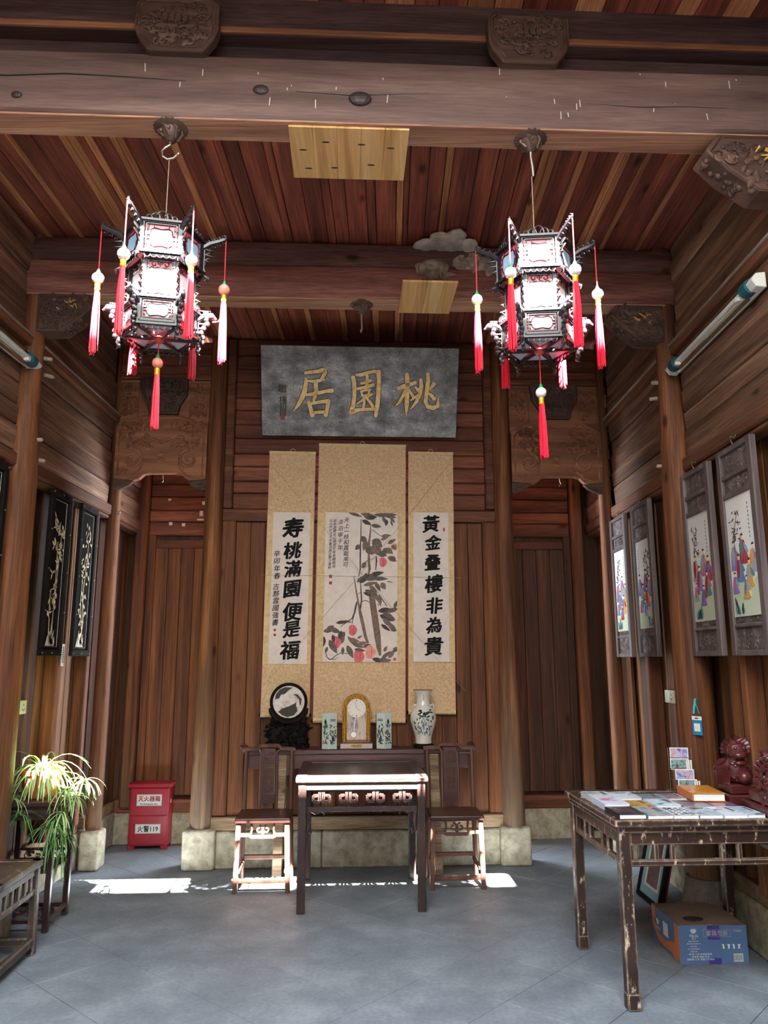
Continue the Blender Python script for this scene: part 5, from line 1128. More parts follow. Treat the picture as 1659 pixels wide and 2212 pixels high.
    for k in range(6):
        nn = hexpt(1.0, k)
        # dragon arm at the crown
        arm = MB(); pts = [nn*0.17+Vector((0,0,0.455)), nn*0.20+Vector((0,0,0.478)), nn*0.235+Vector((0,0,0.492)), nn*0.262+Vector((0,0,0.505)), nn*0.272+Vector((0,0,0.515))]
        arm.tube(pts, [0.014, 0.013, 0.012, 0.011, 0.006], 7)
        for i in range(9):
            a = i/8.0; b = nn*(0.175+0.09*a)+Vector((0,0,0.462+0.045*a)); tg = Vector((-nn.y, nn.x, 0))
            arm.tube([b, b+Vector((0,0,0.016))+tg*0.004*(-1)**i+nn*0.004, b+Vector((0,0,0.024))-nn*0.006], [0.006, 0.005, 0.002], 4)
            arm.tube([b, b-Vector((0,0,0.014))+tg*0.005*(-1)**i, b-Vector((0,0,0.022))+nn*0.006], [0.006, 0.005, 0.002], 4)
        # open bracket below the arm, running down the crown post
        for i in range(6):
            z = 0.44-i*0.026; b = nn*(0.182+0.018*math.sin(i*1.3+0.8)+0.004*(5-i))+Vector((0,0,z))
            arm.tube([nn*0.176+Vector((0,0,z+0.012)), b, nn*0.178+Vector((0,0,z-0.014))], [0.005, 0.007, 0.005], 5)
        arm.tube([nn*0.18+Vector((0,0,0.32)), nn*0.20+Vector((0,0,0.305)), nn*0.195+Vector((0,0,0.29))], [0.006, 0.007, 0.003], 5)
        arm.build('dragon_arm', 'lantern_black', t, smooth=True)
        # phoenix bracket on the skirt
        ar2 = MB()
        ar2.tube([nn*0.155+Vector((0,0,0.10)), nn*0.19+Vector((0,0,0.125)), nn*0.222+Vector((0,0,0.128)), nn*0.242+Vector((0,0,0.112))], [0.012, 0.015, 0.014, 0.005], 7)
        ar2.ball(nn*0.218+Vector((0,0,0.125)), 0.018, 8, 6)
        for i in range(8):
            z = 0.11-i*0.022; b = nn*(0.198-0.004*i+0.008*math.sin(i*1.7))+Vector((0,0,z)); ar2.ball(b, 0.014-0.0006*i, 7, 5, s=(1, 1, 1.2))
            if i < 6: ar2.bar(b, nn*0.158+Vector((0,0,max(z, 0.01))), 0.005, 0.006)
        for i in range(4):
            ar2.tube([nn*(0.205)+Vector((0,0,0.13)), nn*(0.215-0.012*i)+Vector((0,0,0.15)), nn*(0.20-0.016*i)+Vector((0,0,0.152))], [0.005, 0.004, 0.002], 4)
        ar2.tube([nn*0.165+Vector((0,0,-0.004)), nn*0.172+Vector((0,0,-0.03)), nn*0.165+Vector((0,0,-0.05)), nn*0.176+Vector((0,0,-0.06))], [0.008, 0.009, 0.006, 0.003], 6)
        # carving beside the body posts
        for i in range(5):
            z = 0.30-i*0.036; ar2.tube([nn*0.140+Vector((0,0,z+0.012)), nn*(0.158+0.006*(i % 2))+Vector((0,0,z)), nn*0.142+Vector((0,0,z-0.014))], [0.004, 0.006, 0.004], 5)
        ar2.build('phoenix_bracket', 'lantern_black', t, smooth=True)
        tassel(t, nn*0.270+Vector((0,0,0.508)), 0.205, 0.026, 0.295, beads[k])
    tassel(t, Vector((0, 0, -0.015)), 0.055 if turn > 0 else 0.14, 0.024, 0.245, beads[6])
    MB().tube([(0, 0, 0.02), (0.0, 0, 0.48), (0, 0, top_z-zb)], 0.0022, 5).build('hanging_wire', 'wire', t)
    sh = MB().lathe([(0.03, 0.47), (0.032, 0.486), (0.015, 0.50)], 10); 
    for k in range(6): sh.bar(hexpt(0.17, k)+Vector((0,0,0.474)), (0, 0, 0.48), 0.010, 0.010)
    sh.build('top_cross', 'lantern_black', t)
    if turn > 0:
        n0 = hexpt(1.0, 0)
        MB().tube([n0*0.270+Vector((0, 0, 0.20)), n0*0.275+Vector((0, 0, 0.15)), n0*0.25+Vector((0, 0, 0.105)), n0*0.225+Vector((0, 0, 0.10))], 0.004, 6).build('loop_cord', 'cord_red', t, smooth=True)
    return t
W_, A_ = 'bead_white', 'bead_amber'
# corner order, counter-clockwise from the +u corner
lantern(LAN_L, LAN_V, 2.95, 9, 'hexagonal black palace lantern hanging from the S hook beside the inlaid panel wall', [A_, W_, W_, W_, W_, W_, A_], 3.832)
lantern(LAN_R, LAN_V, 2.925, -8, 'hexagonal black palace lantern hanging from the straight hook nearer the porcelain panels', [W_, W_, W_, W_, W_, W_, W_], 3.795)

# ================================================================== inlaid black panels (wall with the plant)
def wall_frame(x, yc_, z, face): return (x, yc_, z), (PI/2 if face > 0 else -PI/2)
# local frame of wall things: x runs along the wall, y out of the wall is negative (towards the room), z up
def on_left(y, z, d=0.0): return dict(loc=(XL+d, y, z), rz=PI/2)      # local -y -> +x
def on_right(y, z, d=0.0): return dict(loc=(XR-d, y, z), rz=-PI/2)    # local -y -> -x
def inlaid_panel(y, seed, label, bamboo):
    t = thing('inlaid_picture', label, 'wall panel', **on_left(y, 1.60, 0.04), group='black lacquer panels with pale inlay')
    W, H = 0.33, 1.13; h = W/2
    f = MB()
    for a in ((-h, h, 0, 0.045), (-h, h, H-0.045, H)): f.box(a[0], a[1], -0.03, 0.0, a[2], a[3])
    for a in ((-h, -h+0.045), (h-0.045, h)): f.box(a[0], a[1], -0.03, 0.0, 0.045, H-0.045)
    f.build('frame', 'black_wood', t, bevel=0.006, seg=2)
    MB().box(-h+0.04, h-0.04, -0.012, 0.0, 0.04, H-0.04).build('field', 'black_lacquer', t)
    ln = MB(); a = h-0.062
    for p in ((-a, 0.062, a, 0.062), (-a, H-0.062, a, H-0.062), (-a, 0.062, -a, H-0.062), (a, 0.062, a, H-0.062)): ln.bar((p[0], -0.0125, p[1]), (p[2], -0.0125, p[3]), 0.001, 0.003, ref=(0, 1, 0))
    ln.build('inlay_line', 'inlay_pale', t)
    nl = MB()
    for sx in (-1, 1):
        for z in (0.02, 0.3, 0.58, 0.85, H-0.02): nl.ball((sx*(h-0.018), -0.031, z), 0.006, 7, 5)
    for z in (0.02, H-0.02): nl.ball((0, -0.031, z), 0.006, 7, 5)
    nl.build('stud', 'steel', t)
    g = MB(); rg = random.Random(seed); Y = -0.0135
    def lf(x, z, l, w, a): g.prism([(max(-a_, min(a_, p)), q) for p, q in leaf2(x, z, l, w, a)], Y, -0.0115, mi=0)
    a_ = h-0.066
    g.prism([(-0.075, 0.068), (-0.055, 0.12), (-0.03, 0.155), (0.0, 0.17), (0.025, 0.11), (0.06, 0.068)], Y, -0.0115, mi=1)
    if bamboo:
        for x0, x1, x2, top in ((-0.01, 0.03, 0.055, 0.90), (0.01, 0.012, 0.0, 0.78), (-0.03, -0.055, -0.05, 0.45)):
            g.stroke([(x0, 0.08), (x0+(x1-x0)*0.5, 0.25), (x1, top*0.6), (x2, top)], [0.012, 0.008, 0.006, 0.003], Y, 0.002, 0)
        for i in range(23):
            z = rg.uniform(0.28, 0.96); x = rg.uniform(-0.07, 0.08)
            for k_ in range(rg.choice((3, 4, 4))): lf(x, z, rg.uniform(0.035, 0.06), 0.011, rg.uniform(0.2, 2.9) if rg.random() < 0.7 else rg.uniform(-2.9, -0.3))
        for i in range(9): lf(rg.uniform(-0.07, 0.04), rg.uniform(0.25, 0.5), 0.038, 0.022, rg.uniform(0.3, 2.8))
    else:
        g.stroke([(0.0, 0.1), (0.03, 0.25), (-0.01, 0.45), (0.02, 0.65), (0.035, 0.85)], [0.014, 0.010, 0.008, 0.005, 0.003], Y, 0.002, 0)
        g.stroke([(0.01, 0.2), (-0.04, 0.4), (-0.03, 0.6), (0.0, 0.75)], [0.010, 0.007, 0.005, 0.003], Y, 0.002, 0)
        for i in range(50):
            z = rg.uniform(0.22, 0.88); x = rg.uniform(-0.06, 0.075); lf(x, z, rg.uniform(0.022, 0.045), rg.uniform(0.010, 0.022), rg.uniform(0, 6.3))
        for i in range(9): lf(rg.uniform(-0.05, 0.06), rg.uniform(0.88, 1.0), 0.035, 0.008, rg.uniform(-1.8, -1.2))
    for i in range(6): lf(rg.uniform(-0.07, 0.07), 0.07, rg.uniform(0.05, 0.12), 0.014, rg.uniform(1.2, 1.9))
    g.build('inlay', ['inlay', 'inlay_pale'], t)
inlaid_panel(5.24, 3, 'black lacquer panel inlaid with pale bamboo stalks', True)
inlaid_panel(5.745, 5, 'black lacquer panel inlaid with a pale flowering branch', False)
inlaid_panel(4.30, 9, 'black lacquer panel between the wall posts beside the strip lamp', True)
t = thing('thermometer', 'slim white thermometer strip hung between the black panels', 'thermometer', **on_left(5.49, 1.53, 0.035))
MB().box(-0.02, 0.02, -0.008, 0, 0, 0.155).build('board', 'plastic_white', t, bevel=0.002)
m = MB().bar((0, -0.009, 0.02), (0, -0.009, 0.14), 0.004, 0.002)
for i in range(7): m.box(-0.013, -0.004, -0.009, -0.008, 0.03+i*0.016, 0.034+i*0.016); m.box(0.004, 0.013, -0.009, -0.008, 0.03+i*0.016, 0.034+i*0.016)
m.build('scale', 'ink', t)
def wall_switch(kw, label):
    t = thing('wall_switch', label, 'switch', **kw)
    for x0, x1 in ((-0.085, 0.0), (0.003, 0.088)): MB().box(x0, x1, -0.028, 0, 0, 0.088).build('box', 'plastic_cream', t, bevel=0.004, seg=2)
    MB().box(-0.062, -0.022, -0.032, -0.027, 0.022, 0.066).build('rocker', 'plastic_white', t, bevel=0.002)
    m = MB()
    for dx, dz, w, h in ((0.045, 0.058, 0.006, 0.012), (0.030, 0.030, 0.005, 0.012), (0.060, 0.030, 0.005, 0.012), (0.045, 0.024, 0.012, 0.005)): m.box(dx-w/2, dx+w/2, -0.0295, -0.027, dz-h/2, dz+h/2)
    m.build('socket_hole', 'dark_grey', t)
wall_switch(on_left(5.11, 1.225, -0.078), 'cream double switch and socket below the inlaid black panels')
wall_switch(on_right(5.62, 1.262, -0.078), 'cream double switch and socket below the porcelain panels')

# ================================================================== strip lamps
def strip_lamp(kw, L, label):
    t = thing('strip_lamp', label, 'lamp', **kw)
    MB().prism([(-0.0, 0.03), (-0.0, -0.03), (-0.055, -0.022), (-0.055, 0.022)], -L/2, L/2, 'yz').xf(Matrix(((1,0,0,0),(0,1,0,0),(0,0,1,0),(0,0,0,1)))).build('housing', 'plastic_white', t, bevel=0.002)
    for sx in (-1, 1):
        MB().prism([(-0.01, 0.042), (-0.01, -0.042), (-0.06, -0.036), (-0.085, 0.0), (-0.06, 0.036)], sx*L/2-0.035, sx*L/2+0.035, 'yz').build('end_cap', 'plastic_white', t, bevel=0.004)
        MB().tube([(sx*(L/2-0.035), -0.052, 0), (sx*(L/2-0.10), -0.052, 0)], 0.041, 14).build('collar', 'plastic_teal', t, smooth=True)
        MB().box(sx*(L/2-0.14)-0.012, sx*(L/2-0.14)+0.012, -0.085, -0.04, -0.035, -0.015).build('clip', 'plastic_white', t)
    MB().tube([(-L/2+0.06, -0.058, 0), (L/2-0.06, -0.058, 0)], 0.017, 12).build('tube', 'tube_glass', t, smooth=True)
    MB().prism([(-0.030, 0.044), (-0.054, 0.038), (-0.056, 0.034), (-0.030, 0.040)], -L/2+0.1, L/2-0.1, 'yz').prism([(-0.030, -0.044), (-0.054, -0.038), (-0.056, -0.034), (-0.030, -0.040)], -L/2+0.1, L/2-0.1, 'yz').build('reflector', 'chrome', t)
strip_lamp(on_right(4.17, 3.44, 0.035), 1.16, 'fluorescent strip lamp with teal end collars above the porcelain panels')
strip_lamp(on_left(4.12, 3.44, 0.035), 1.0, 'fluorescent strip lamp with teal end collars on the inlaid panel wall')

# ================================================================== porcelain panels (wall with the book table)
def porcelain_panel(y, W, seed, label):
    t = thing('porcelain_picture', label, 'wall panel', **on_right(y, 1.585, 0.045), group='framed porcelain panels')
    H = 1.13; h = W/2; f = MB()
    for x0, x1 in ((-h, -h+0.05), (h-0.05, h)): f.box(x0, x1, -0.035, 0, 0, H)
    for z0, z1 in ((0, 0.03), (0.15, 0.17), (0.85, 0.88), (0.96, 0.985), (H-0.03, H)): f.box(-h+0.05, h-0.05, -0.033, 0, z0, z1)
    f.build('frame', 'frame_wood', t, bevel=0.005, seg=2)
    for z0, z1, n_ in ((0.03, 0.15, 34), (0.985, H-0.03, 26), (0.88, 0.96, 22), (0.17, 0.205, 12)):
        cv = MB().box(-h+0.05, h-0.05, -0.018, 0, z0, z1); carve(cv, lambda x, z: True, (-h+0.065, h-0.065, z0+0.012, z1-0.012), n_, seed+n_, -0.019, r=0.003, size=0.04)
        cv.build('carved_insert', 'frame_wood', t)
    a = h-0.052; z0, z1 = 0.205, 0.85
    MB().box(-a, a, -0.024, 0, z0, z1).build('porcelain_plaque', 'porcelain_white', t)
    p = MB(); rg = random.Random(seed); Y = -0.0250
    cl = lambda P: [(max(-a, min(a, x)), max(z0, min(z1, z))) for x, z in P]
    p.prism(cl([(-a, z0), (a, z0), (a, z0+0.20), (a*0.3, z0+0.17), (-a*0.4, z0+0.19), (-a, z0+0.16)]), Y, -0.0235, mi=0)
    lay = [0]
    def blob(P, mi): lay[0] += 1; p.prism(cl(P), Y-0.0004-0.00003*lay[0], -0.0235, mi=mi)
    # leaning tree with foliage
    tx = rg.choice((-0.5, 0.55))*a; sgn = -1 if tx < 0 else 1
    lay[0] += 1; p.stroke(cl([(tx*0.6, z0+0.24), (tx*0.9, z0+0.33), (tx*1.2, z0+0.42), (tx*0.7, z0+0.50), (tx*0.3, z0+0.56)]), [0.014, 0.016, 0.012, 0.007, 0.003], Y-0.001, 0.001, 8)
    for i in range(26): blob(leaf2(tx*0.8+rg.uniform(-0.05, 0.05), z0+rg.uniform(0.38, 0.58), rg.uniform(0.02, 0.04), 0.006, rg.uniform(-3.1, 0.2)), 9)
    # figures in coloured robes
    cols = [1, 2, 3, 4, 5, 6, 7]
    def figure(cx, b0, hh, c1, c2, c3, lean):
        w = hh*0.27
        def q(x, z): return (cx+x*w+lean*z*hh, b0+z*hh)
        blob([q(-1.1, 0.02), q(-0.2, 0), q(0.7, 0.0), q(1.25, 0.06), q(0.95, 0.25), q(0.75, 0.5), q(0.5, 0.74), q(-0.45, 0.74), q(-0.8, 0.5), q(-0.95, 0.22)], c1)
        blob([q(-0.75, 0.42), q(-0.5, 0.74), q(0.05, 0.76), q(0.15, 0.5), q(-0.15, 0.2), q(-0.5, 0.12)], c2)
        blob([q(0.25, 0.68), q(0.95, 0.55), q(1.35, 0.38), q(1.0, 0.32), q(0.45, 0.45)], c3)
        for k_ in range(4):
            x0 = -0.7+k_*0.45; lay[0] += 1; p.stroke(cl([q(x0-0.1, 0.03), q(x0+0.12, 0.25), q(x0*0.6, 0.6)]), [0.0008, 0.0024, 0.0008], Y-0.0004-0.00003*lay[0], 0.0006, (9, c2, 7, c3)[k_])
        hx, hz = q(0.05, 0.84)
        blob([(hx+0.075*hh*math.cos(k_*PI/4), hz+0.09*hh*math.sin(k_*PI/4)) for k_ in range(8)], 10)
        blob([(hx-0.08*hh, hz+0.03*hh), (hx-0.05*hh, hz+0.10*hh), (hx+0.03*hh, hz+0.12*hh), (hx+0.08*hh, hz+0.04*hh), (hx, hz+0.05*hh)], 9)
    spots = [(-0.55, 0.24, 0.17), (0.15, 0.27, 0.17), (0.62, 0.22, 0.16), (-0.25, 0.17, 0.16), (0.38, 0.14, 0.16), (-0.62, 0.12, 0.12), (0.02, 0.09, 0.13)]
    for (fx, fz, hh) in spots:
        c1, c2, c3 = rg.sample(cols, 3); figure(fx*a+rg.uniform(-0.01, 0.01), z0+fz+rg.uniform(-0.012, 0.012), hh, c1, c2, c3, rg.uniform(-0.12, 0.12))
    # rocks and grass by the lower edge
    for i in range(5):
        x = a*(0.9 if sgn > 0 else -0.2)-0.02*i; blob(leaf2(x, z0+0.012, rg.uniform(0.05, 0.10), 0.024, rg.uniform(0.9, 2.2)), 9 if i % 2 else 5)
    for i in range(9): p.box(a*0.62 if sgn < 0 else -a*0.7, (a*0.62 if sgn < 0 else -a*0.7)+0.004, Y-0.001, Y, z0+0.40+0.022*i, z0+0.412+0.022*i, 9)
    p.build('painting', ['wash_green', 'robe_red', 'robe_blue', 'robe_violet', 'robe_ochre', 'robe_teal', 'robe_mauve', 'robe_grey', 'glaze_brown', 'glaze_dark', 'skin_tone'], t)
    MB().tube([(-0.02, -0.01, H), (-0.03, -0.02, H+0.03), (-0.01, -0.028, H+0.05), (0.012, -0.02, H+0.035), (0.006, -0.005, H+0.055)], 0.003, 5).build('hanging_loop', 'wire', t)
porcelain_panel(6.19, 0.40, 51, 'framed porcelain panel hung next to the corner post of the dark recess')
porcelain_panel(5.62, 0.41, 52, 'framed porcelain panel hung between the stout post and the corner panel')
porcelain_panel(4.575, 0.42, 53, 'framed porcelain panel hung under the lower end of the strip lamp')
porcelain_panel(4.03, 0.42, 54, 'framed porcelain panel hung under the upper end of the strip lamp above the carved bench')

# ================================================================== book table
def book_table(loc, label):
    mat = 'book_table'; W, D, H = 0.955, 0.86, 0.825
    t = thing('book_table', label, 'table', loc, SB)
    MB().box(0.05, W-0.05, 0.05, D-0.05, H-0.03, H-0.008).build('tabletop', mat, t)
    fr = MB()
    for y0, y1 in ((0, 0.07), (D-0.07, D)): fr.box(0, W, y0, y1, H-0.032, H)
    for x0, x1 in ((0, 0.07), (W-0.07, W)): fr.box(x0, x1, 0.07, D-0.07, H-0.032, H)
    fr.build('top_frame', mat, t, bevel=0.007, seg=2)
    MB().box(0.02, W-0.02, 0.02, D-0.02, H-0.062, H-0.032).build('waist', mat, t, bevel=0.004)
    for x in (0.052, W-0.052):
        for y in (0.052, D-0.052):
            o = MB().bar((x, y, 0), (x, y, H-0.05), 0.056, 0.056).build('leg', mat, t, bevel=0.006, seg=2)
            MB().prism([(x-0.03, 0), (x+0.034, 0), (x+0.032, 0.05), (x+0.026, 0.075), (x-0.03, 0.075)], y-0.032, y+0.03).build('foot', mat, o, bevel=0.006)
    for y in (0.05, D-0.05):
        MB().box(0.08, W-0.08, y-0.015, y+0.015, H-0.12, H-0.06).build('apron', mat, t, bevel=0.005); MB().box(0.08, W-0.08, y-0.015, y+0.015, H-0.215, H-0.185).build('lower_rail', mat, t, bevel=0.006)
        for x in (0.085, 0.205, 0.285, 0.53, 0.61, 0.80, W-0.085): MB().box(x-0.011, x+0.011, y-0.013, y+0.013, H-0.19, H-0.115).build('strut', mat, t, bevel=0.004)
    for x in (0.05, W-0.05):
        MB().box(x-0.015, x+0.015, 0.08, D-0.08, H-0.12, H-0.06).build('apron', mat, t, bevel=0.005); MB().box(x-0.015, x+0.015, 0.08, D-0.08, H-0.215, H-0.185).build('lower_rail', mat, t, bevel=0.006)
        for y in (0.085, 0.24, 0.33, 0.53, 0.62, D-0.085): MB().box(x-0.013, x+0.013, y-0.011, y+0.011, H-0.19, H-0.115).build('strut', mat, t, bevel=0.004)
    return t
BT = (1.265, 3.745)
book_table(bp(*BT), 'worn dark table spread with books in front of the porcelain panels')
TOP = 0.825
def cover_mat(name, stops, scale, stretch):
    mottled(name, stops, scale, rough=0.28, bump=0, detail=2, stretch=stretch, spec=0.5, distortion=0.8)
BK = [  # u, v, w, d, h, colours, label
 (1.295, 3.765, 0.130, 0.205, 0.022, [(28,30,40),(44,46,58),(150,110,100)], 'near-black paperback at the open corner of the book table', (30,32,42)),
 (1.430, 3.762, 0.125, 0.205, 0.018, [(70,120,130),(170,190,196),(190,80,56)], 'teal and red covered book lying between the black book and the dotted one', (120,150,150)),
 (1.560, 3.760, 0.118, 0.200, 0.018, [(228,232,238),(220,226,234),(40,48,62)], 'white book whose cover carries rows of dark ovals', (228,232,238)),
 (1.683, 3.758, 0.112, 0.205, 0.018, [(150,160,176),(200,214,228),(90,96,108)], 'grey-blue landscape covered book along the open edge of the table', (176,190,206)),
 (1.800, 3.756, 0.112, 0.205, 0.018, [(206,222,240),(226,236,246),(66,78,96)], 'pale blue-white book with a small dark figure on its cover', (214,228,244)),
 (1.915, 3.756, 0.085, 0.205, 0.018, [(120,150,176),(206,222,236),(60,80,100)], 'blue ink-landscape book by the wall end of the open table edge', (190,206,224)),
 (1.300, 3.985, 0.128, 0.200, 0.030, [(196,214,240),(222,232,248),(214,120,150)], 'pale blue book with pink motif resting on a dark blue volume', (206,222,244)),
 (1.434, 3.990, 0.122, 0.165, 0.018, [(186,140,62),(206,160,84),(70,66,64)], 'mustard yellow book with a dark strip of pictures', (190,146,70)),
 (1.563, 3.980, 0.128, 0.185, 0.022, [(196,216,240),(224,236,248),(60,130,150)], 'white and turquoise book in the middle of the table', (206,224,242)),
 (1.702, 3.980, 0.150, 0.175, 0.016, [(92,84,120),(120,110,130),(150,130,120)], 'dusky violet landscape-format book under the thick album', (96,88,120)),
 (1.860, 3.980, 0.128, 0.170, 0.016, [(86,74,116),(120,84,110),(176,84,84)], 'violet book with a reddish patch near the wall end', (90,78,116)),
 (1.303, 4.205, 0.130, 0.190, 0.026, [(206,214,222),(222,230,236),(120,140,150)], 'pale grey book at the corner of the table across from the postcard rack', (214,220,228)),
 (1.438, 4.200, 0.134, 0.195, 0.022, [(206,220,232),(226,234,242),(96,110,124)], 'white book with a thin curved drawing lying next to the pale grey one', (216,226,236)),
 (1.578, 4.205, 0.120, 0.150, 0.016, [(112,92,100),(140,150,160),(60,120,130)], 'brown and teal landscape covered book in the row of the postcard rack', (112,96,104)),
 (1.705, 4.200, 0.115, 0.155, 0.018, [(206,216,230),(150,110,120),(80,110,150)], 'white book with colourful crowd picture beside the thick album', (210,220,232)),
]
for i, (u, v, w, d, h, cs, lab, edge) in enumerate(BK):
    cover_mat('cover_%d' % i, [(0.34, cs[0]), (0.52, cs[1]), (0.66, cs[2])], 9+i % 4, (1, 1.6, 1)); plain('cover_edge_%d' % i, edge, rough=0.4)
    t = thing('book', lab, 'book', bp(u+w/2, v+d/2, TOP), SB+rad(rnd(-1.2, 1.2)), 'books laid out on the worn table')
    MB().box(-w/2+0.002, w/2-0.002, -d/2+0.002, d/2-0.002, 0.002, h-0.002).build('pages', 'page_white', t)
    MB().box(-w/2, w/2, -d/2, d/2, h-0.002, h).box(-w/2, w/2, -d/2, d/2, 0, 0.002).build('cover', 'cover_%d' % i, t)
    MB().box(-w/2-0.001, -w/2+0.002, -d/2, d/2, 0, h).build('spine', 'cover_edge_%d' % i, t)
    if i == 2:
        m = MB()
        for a in range(4):
            for b in range(5): m.lathe([(0.0095, h+0.0002), (0.0095, h+0.0008)], 10, (-0.042+0.028*a, -0.078+0.036*b, 0), sx=1.1, sy=0.9)
        m.build('cover_motif', 'glaze_dark', t)
    elif i % 3 == 0:
        m = MB(); m.box(-w*0.3, w*0.3, d*0.30, d*0.34, h, h+0.0006); m.box(-w*0.2, w*0.2, d*0.22, d*0.245, h, h+0.0006); m.build('cover_motif', 'seal_red' if i == 6 else 'glaze_dark', t)
    else:
        m = MB(); m.box(w*0.2, w*0.36, -d*0.1, d*0.38, h, h+0.0006); m.build('cover_motif', 'ink_grey', t)
t = thing('book', 'thick orange and yellow album lying on the violet book', 'book', bp(1.90, 4.215, TOP+0.0185), SB+rad(-6), 'books laid out on the worn table')
cover_mat('cover_album', [(0.36, (196,110,40)), (0.52, (214,150,52)), (0.66, (150,70,40))], 10, (1, 1, 1))
MB().box(-0.078, 0.078, -0.125, 0.125, 0.004, 0.038).build('pages', 'page_white', t); MB().box(-0.083, 0.083, -0.13, 0.13, 0.038, 0.042).box(-0.083, 0.083, -0.13, 0.13, 0, 0.004).build('cover', 'cover_album', t, bevel=0.001)
MB().box(-0.087, -0.080, -0.13, 0.13, 0, 0.042).build('spine', 'box_orange', t, bevel=0.003)

# postcard rack standing at the far end of the table
t = thing('postcard_rack', 'small tiered wire rack of postcards standing below the lanyard card', 'rack', bp(1.935, 4.505, TOP), SB+rad(-10))
fr = MB()
for x in (-0.065, 0.065): fr.tube([(x, -0.05, 0), (x, 0.045, 0), (x, 0.05, 0.235)], 0.0022, 5)
for z, y in ((0.01, -0.045), (0.065, -0.015), (0.125, 0.012), (0.18, 0.035)): fr.tube([(-0.065, y, z), (0.065, y, z)], 0.002, 5); fr.tube([(-0.06, y, z), (-0.06, 0.047, z)], 0.0018, 4); fr.tube([(0.06, y, z), (0.06, 0.047, z)], 0.0018, 4)
fr.build('wire_frame', 'steel', t)
for k_, (z, y, off) in enumerate(((0.012, -0.040, 0.018), (0.062, -0.012, 0.012), (0.118, 0.016, -0.006), (0.176, 0.038, 0.0))):
    cover_mat('card_%d' % k_, [(0.36, (96, 90, 150) if k_ % 2 else (40, 60, 56)), (0.5, (190, 190, 230) if k_ % 2 else (150, 180, 180)), (0.64, (206, 140, 110) if k_ % 2 else (60, 70, 50))], 22, (1, 1, 1))
    pc = MB().box(-0.058+off, 0.046+off, y-0.002, y, z, z+0.062).build('postcard', 'page_white', t, bevel=0.0)
    MB().box(-0.053+off, 0.041+off, y-0.003, y-0.002, z+0.005, z+0.057).build('picture', 'card_%d' % k_, pc)
    if k_ % 2 == 0:
        for j in range(3): MB().box(0.03+off+0.011*j, 0.038+off+0.011*j, y-0.006-0.002*j, y-0.004-0.002*j, z, z+0.055).build('postcard', 'page_white', t)

# lanyard card on the post
t = thing('lanyard_card', 'blue badge card on a turquoise lanyard pinned to the post', 'badge', (1.85, 4.775, 1.12), rot=(0, 0, -PI/2+rad(35)))
MB().tube([(-0.018, -0.004, 0.125), (0.0, -0.006, 0.205), (0.004, -0.006, 0.215)], 0.006, 6, flat=0.4).tube([(0.022, -0.004, 0.125), (0.003, -0.006, 0.18), (0.0, -0.006, 0.215)], 0.006, 6, flat=0.4).build('lanyard', 'lanyard', t)
MB().box(-0.032, 0.032, -0.004, 0, 0, 0.088).build('card', 'card_blue', t, bevel=0.001)
MB().box(-0.032, 0.032, -0.004, 0, 0.088, 0.11).build('header', 'label_white', t); MB().box(-0.02, 0.02, -0.0052, -0.004, 0.022, 0.068).build('blank_square', 'label_white', t); MB().box(-0.012, 0.012, -0.0048, -0.004, 0.095, 0.102).build('header_mark', 'dark_grey', t)

# ================================================================== carved beast ornament at the wall end of the book table
t = thing('carved_ornament', 'dark red carved wooden beast ornament at the wall end of the book table', 'ornament', (1.86, 3.62, 0.825))
def lump(mb, c, r, s, n=14): mb.ball(c, r, n, 10, s=s)
MB().box(-0.07, 0.06, -0.16, 0.52, 0.0, 0.045).build('plinth', 'rosewood', t, bevel=0.008)
MB().box(-0.055, 0.055, -0.155, 0.45, 0.045, 0.105).build('carved_band', 'rosewood', t, bevel=0.01)
c = MB()
yy, rr = 0.20, 0.16
lump(c, (0.0, yy, 0.17), rr, (0.34, 1.2, 1.05))
for i in range(12):
    a = PI*i/11; c.tube([(-0.035, yy+0.10*math.cos(a), 0.15+0.08*math.sin(a)), (-0.058, yy+0.145*math.cos(a), 0.16+0.12*math.sin(a)), (-0.02, yy+0.19*math.cos(a), 0.16+0.155*math.sin(a))], [0.013, 0.016, 0.009], 7)
ct = MB(); carve(ct, lambda x, z: x*x/0.025+z*z/0.014 < 1, (-0.15, 0.15, -0.11, 0.11), 60, 77, 0.0, r=0.010, size=0.07)
c.merge(ct, Matrix.Translation((-0.052, yy, 0.17)) @ Matrix.Rotation(-PI/2, 4, 'Z'))
c.build('carved_crest', 'rosewood', t, smooth=True)
st_ = MB().box(-0.10, 0.05, 0.56, 0.74, 0.0, 0.05).box(-0.09, 0.045, 0.57, 0.73, 0.05, 0.10); st_.build('plinth', 'rosewood', t, bevel=0.008)
hd = MB(); Yh = 0.645; ox = -0.02     # beast: body, head and mane, turned to the room
lump(hd, (ox, Yh, 0.165), 0.075, (0.95, 0.85, 1.0)); lump(hd, (ox+0.005, Yh-0.01, 0.265), 0.056, (1.0, 0.9, 0.95)); lump(hd, (ox, Yh-0.06, 0.245), 0.028, (1.2, 0.8, 0.7)); lump(hd, (ox, Yh-0.055, 0.205), 0.024, (1.2, 0.8, 0.6))
for sx in (-1, 1): lump(hd, (ox+0.005+sx*0.022, Yh-0.052, 0.282), 0.011, (1, 1, 1), 8); lump(hd, (ox+sx*0.055, Yh, 0.285), 0.018, (0.6, 0.7, 1.2), 8)
for i in range(11):
    a = PI*(-0.1+1.2*i/10); hd.tube([(ox+0.045*math.cos(a), Yh-0.01, 0.275+0.038*math.sin(a)), (ox+0.062*math.cos(a), Yh-0.02, 0.28+0.055*math.sin(a)), (ox+0.066*math.cos(a), Yh+0.02, 0.27+0.055*math.sin(a))], [0.013, 0.013, 0.007], 7)
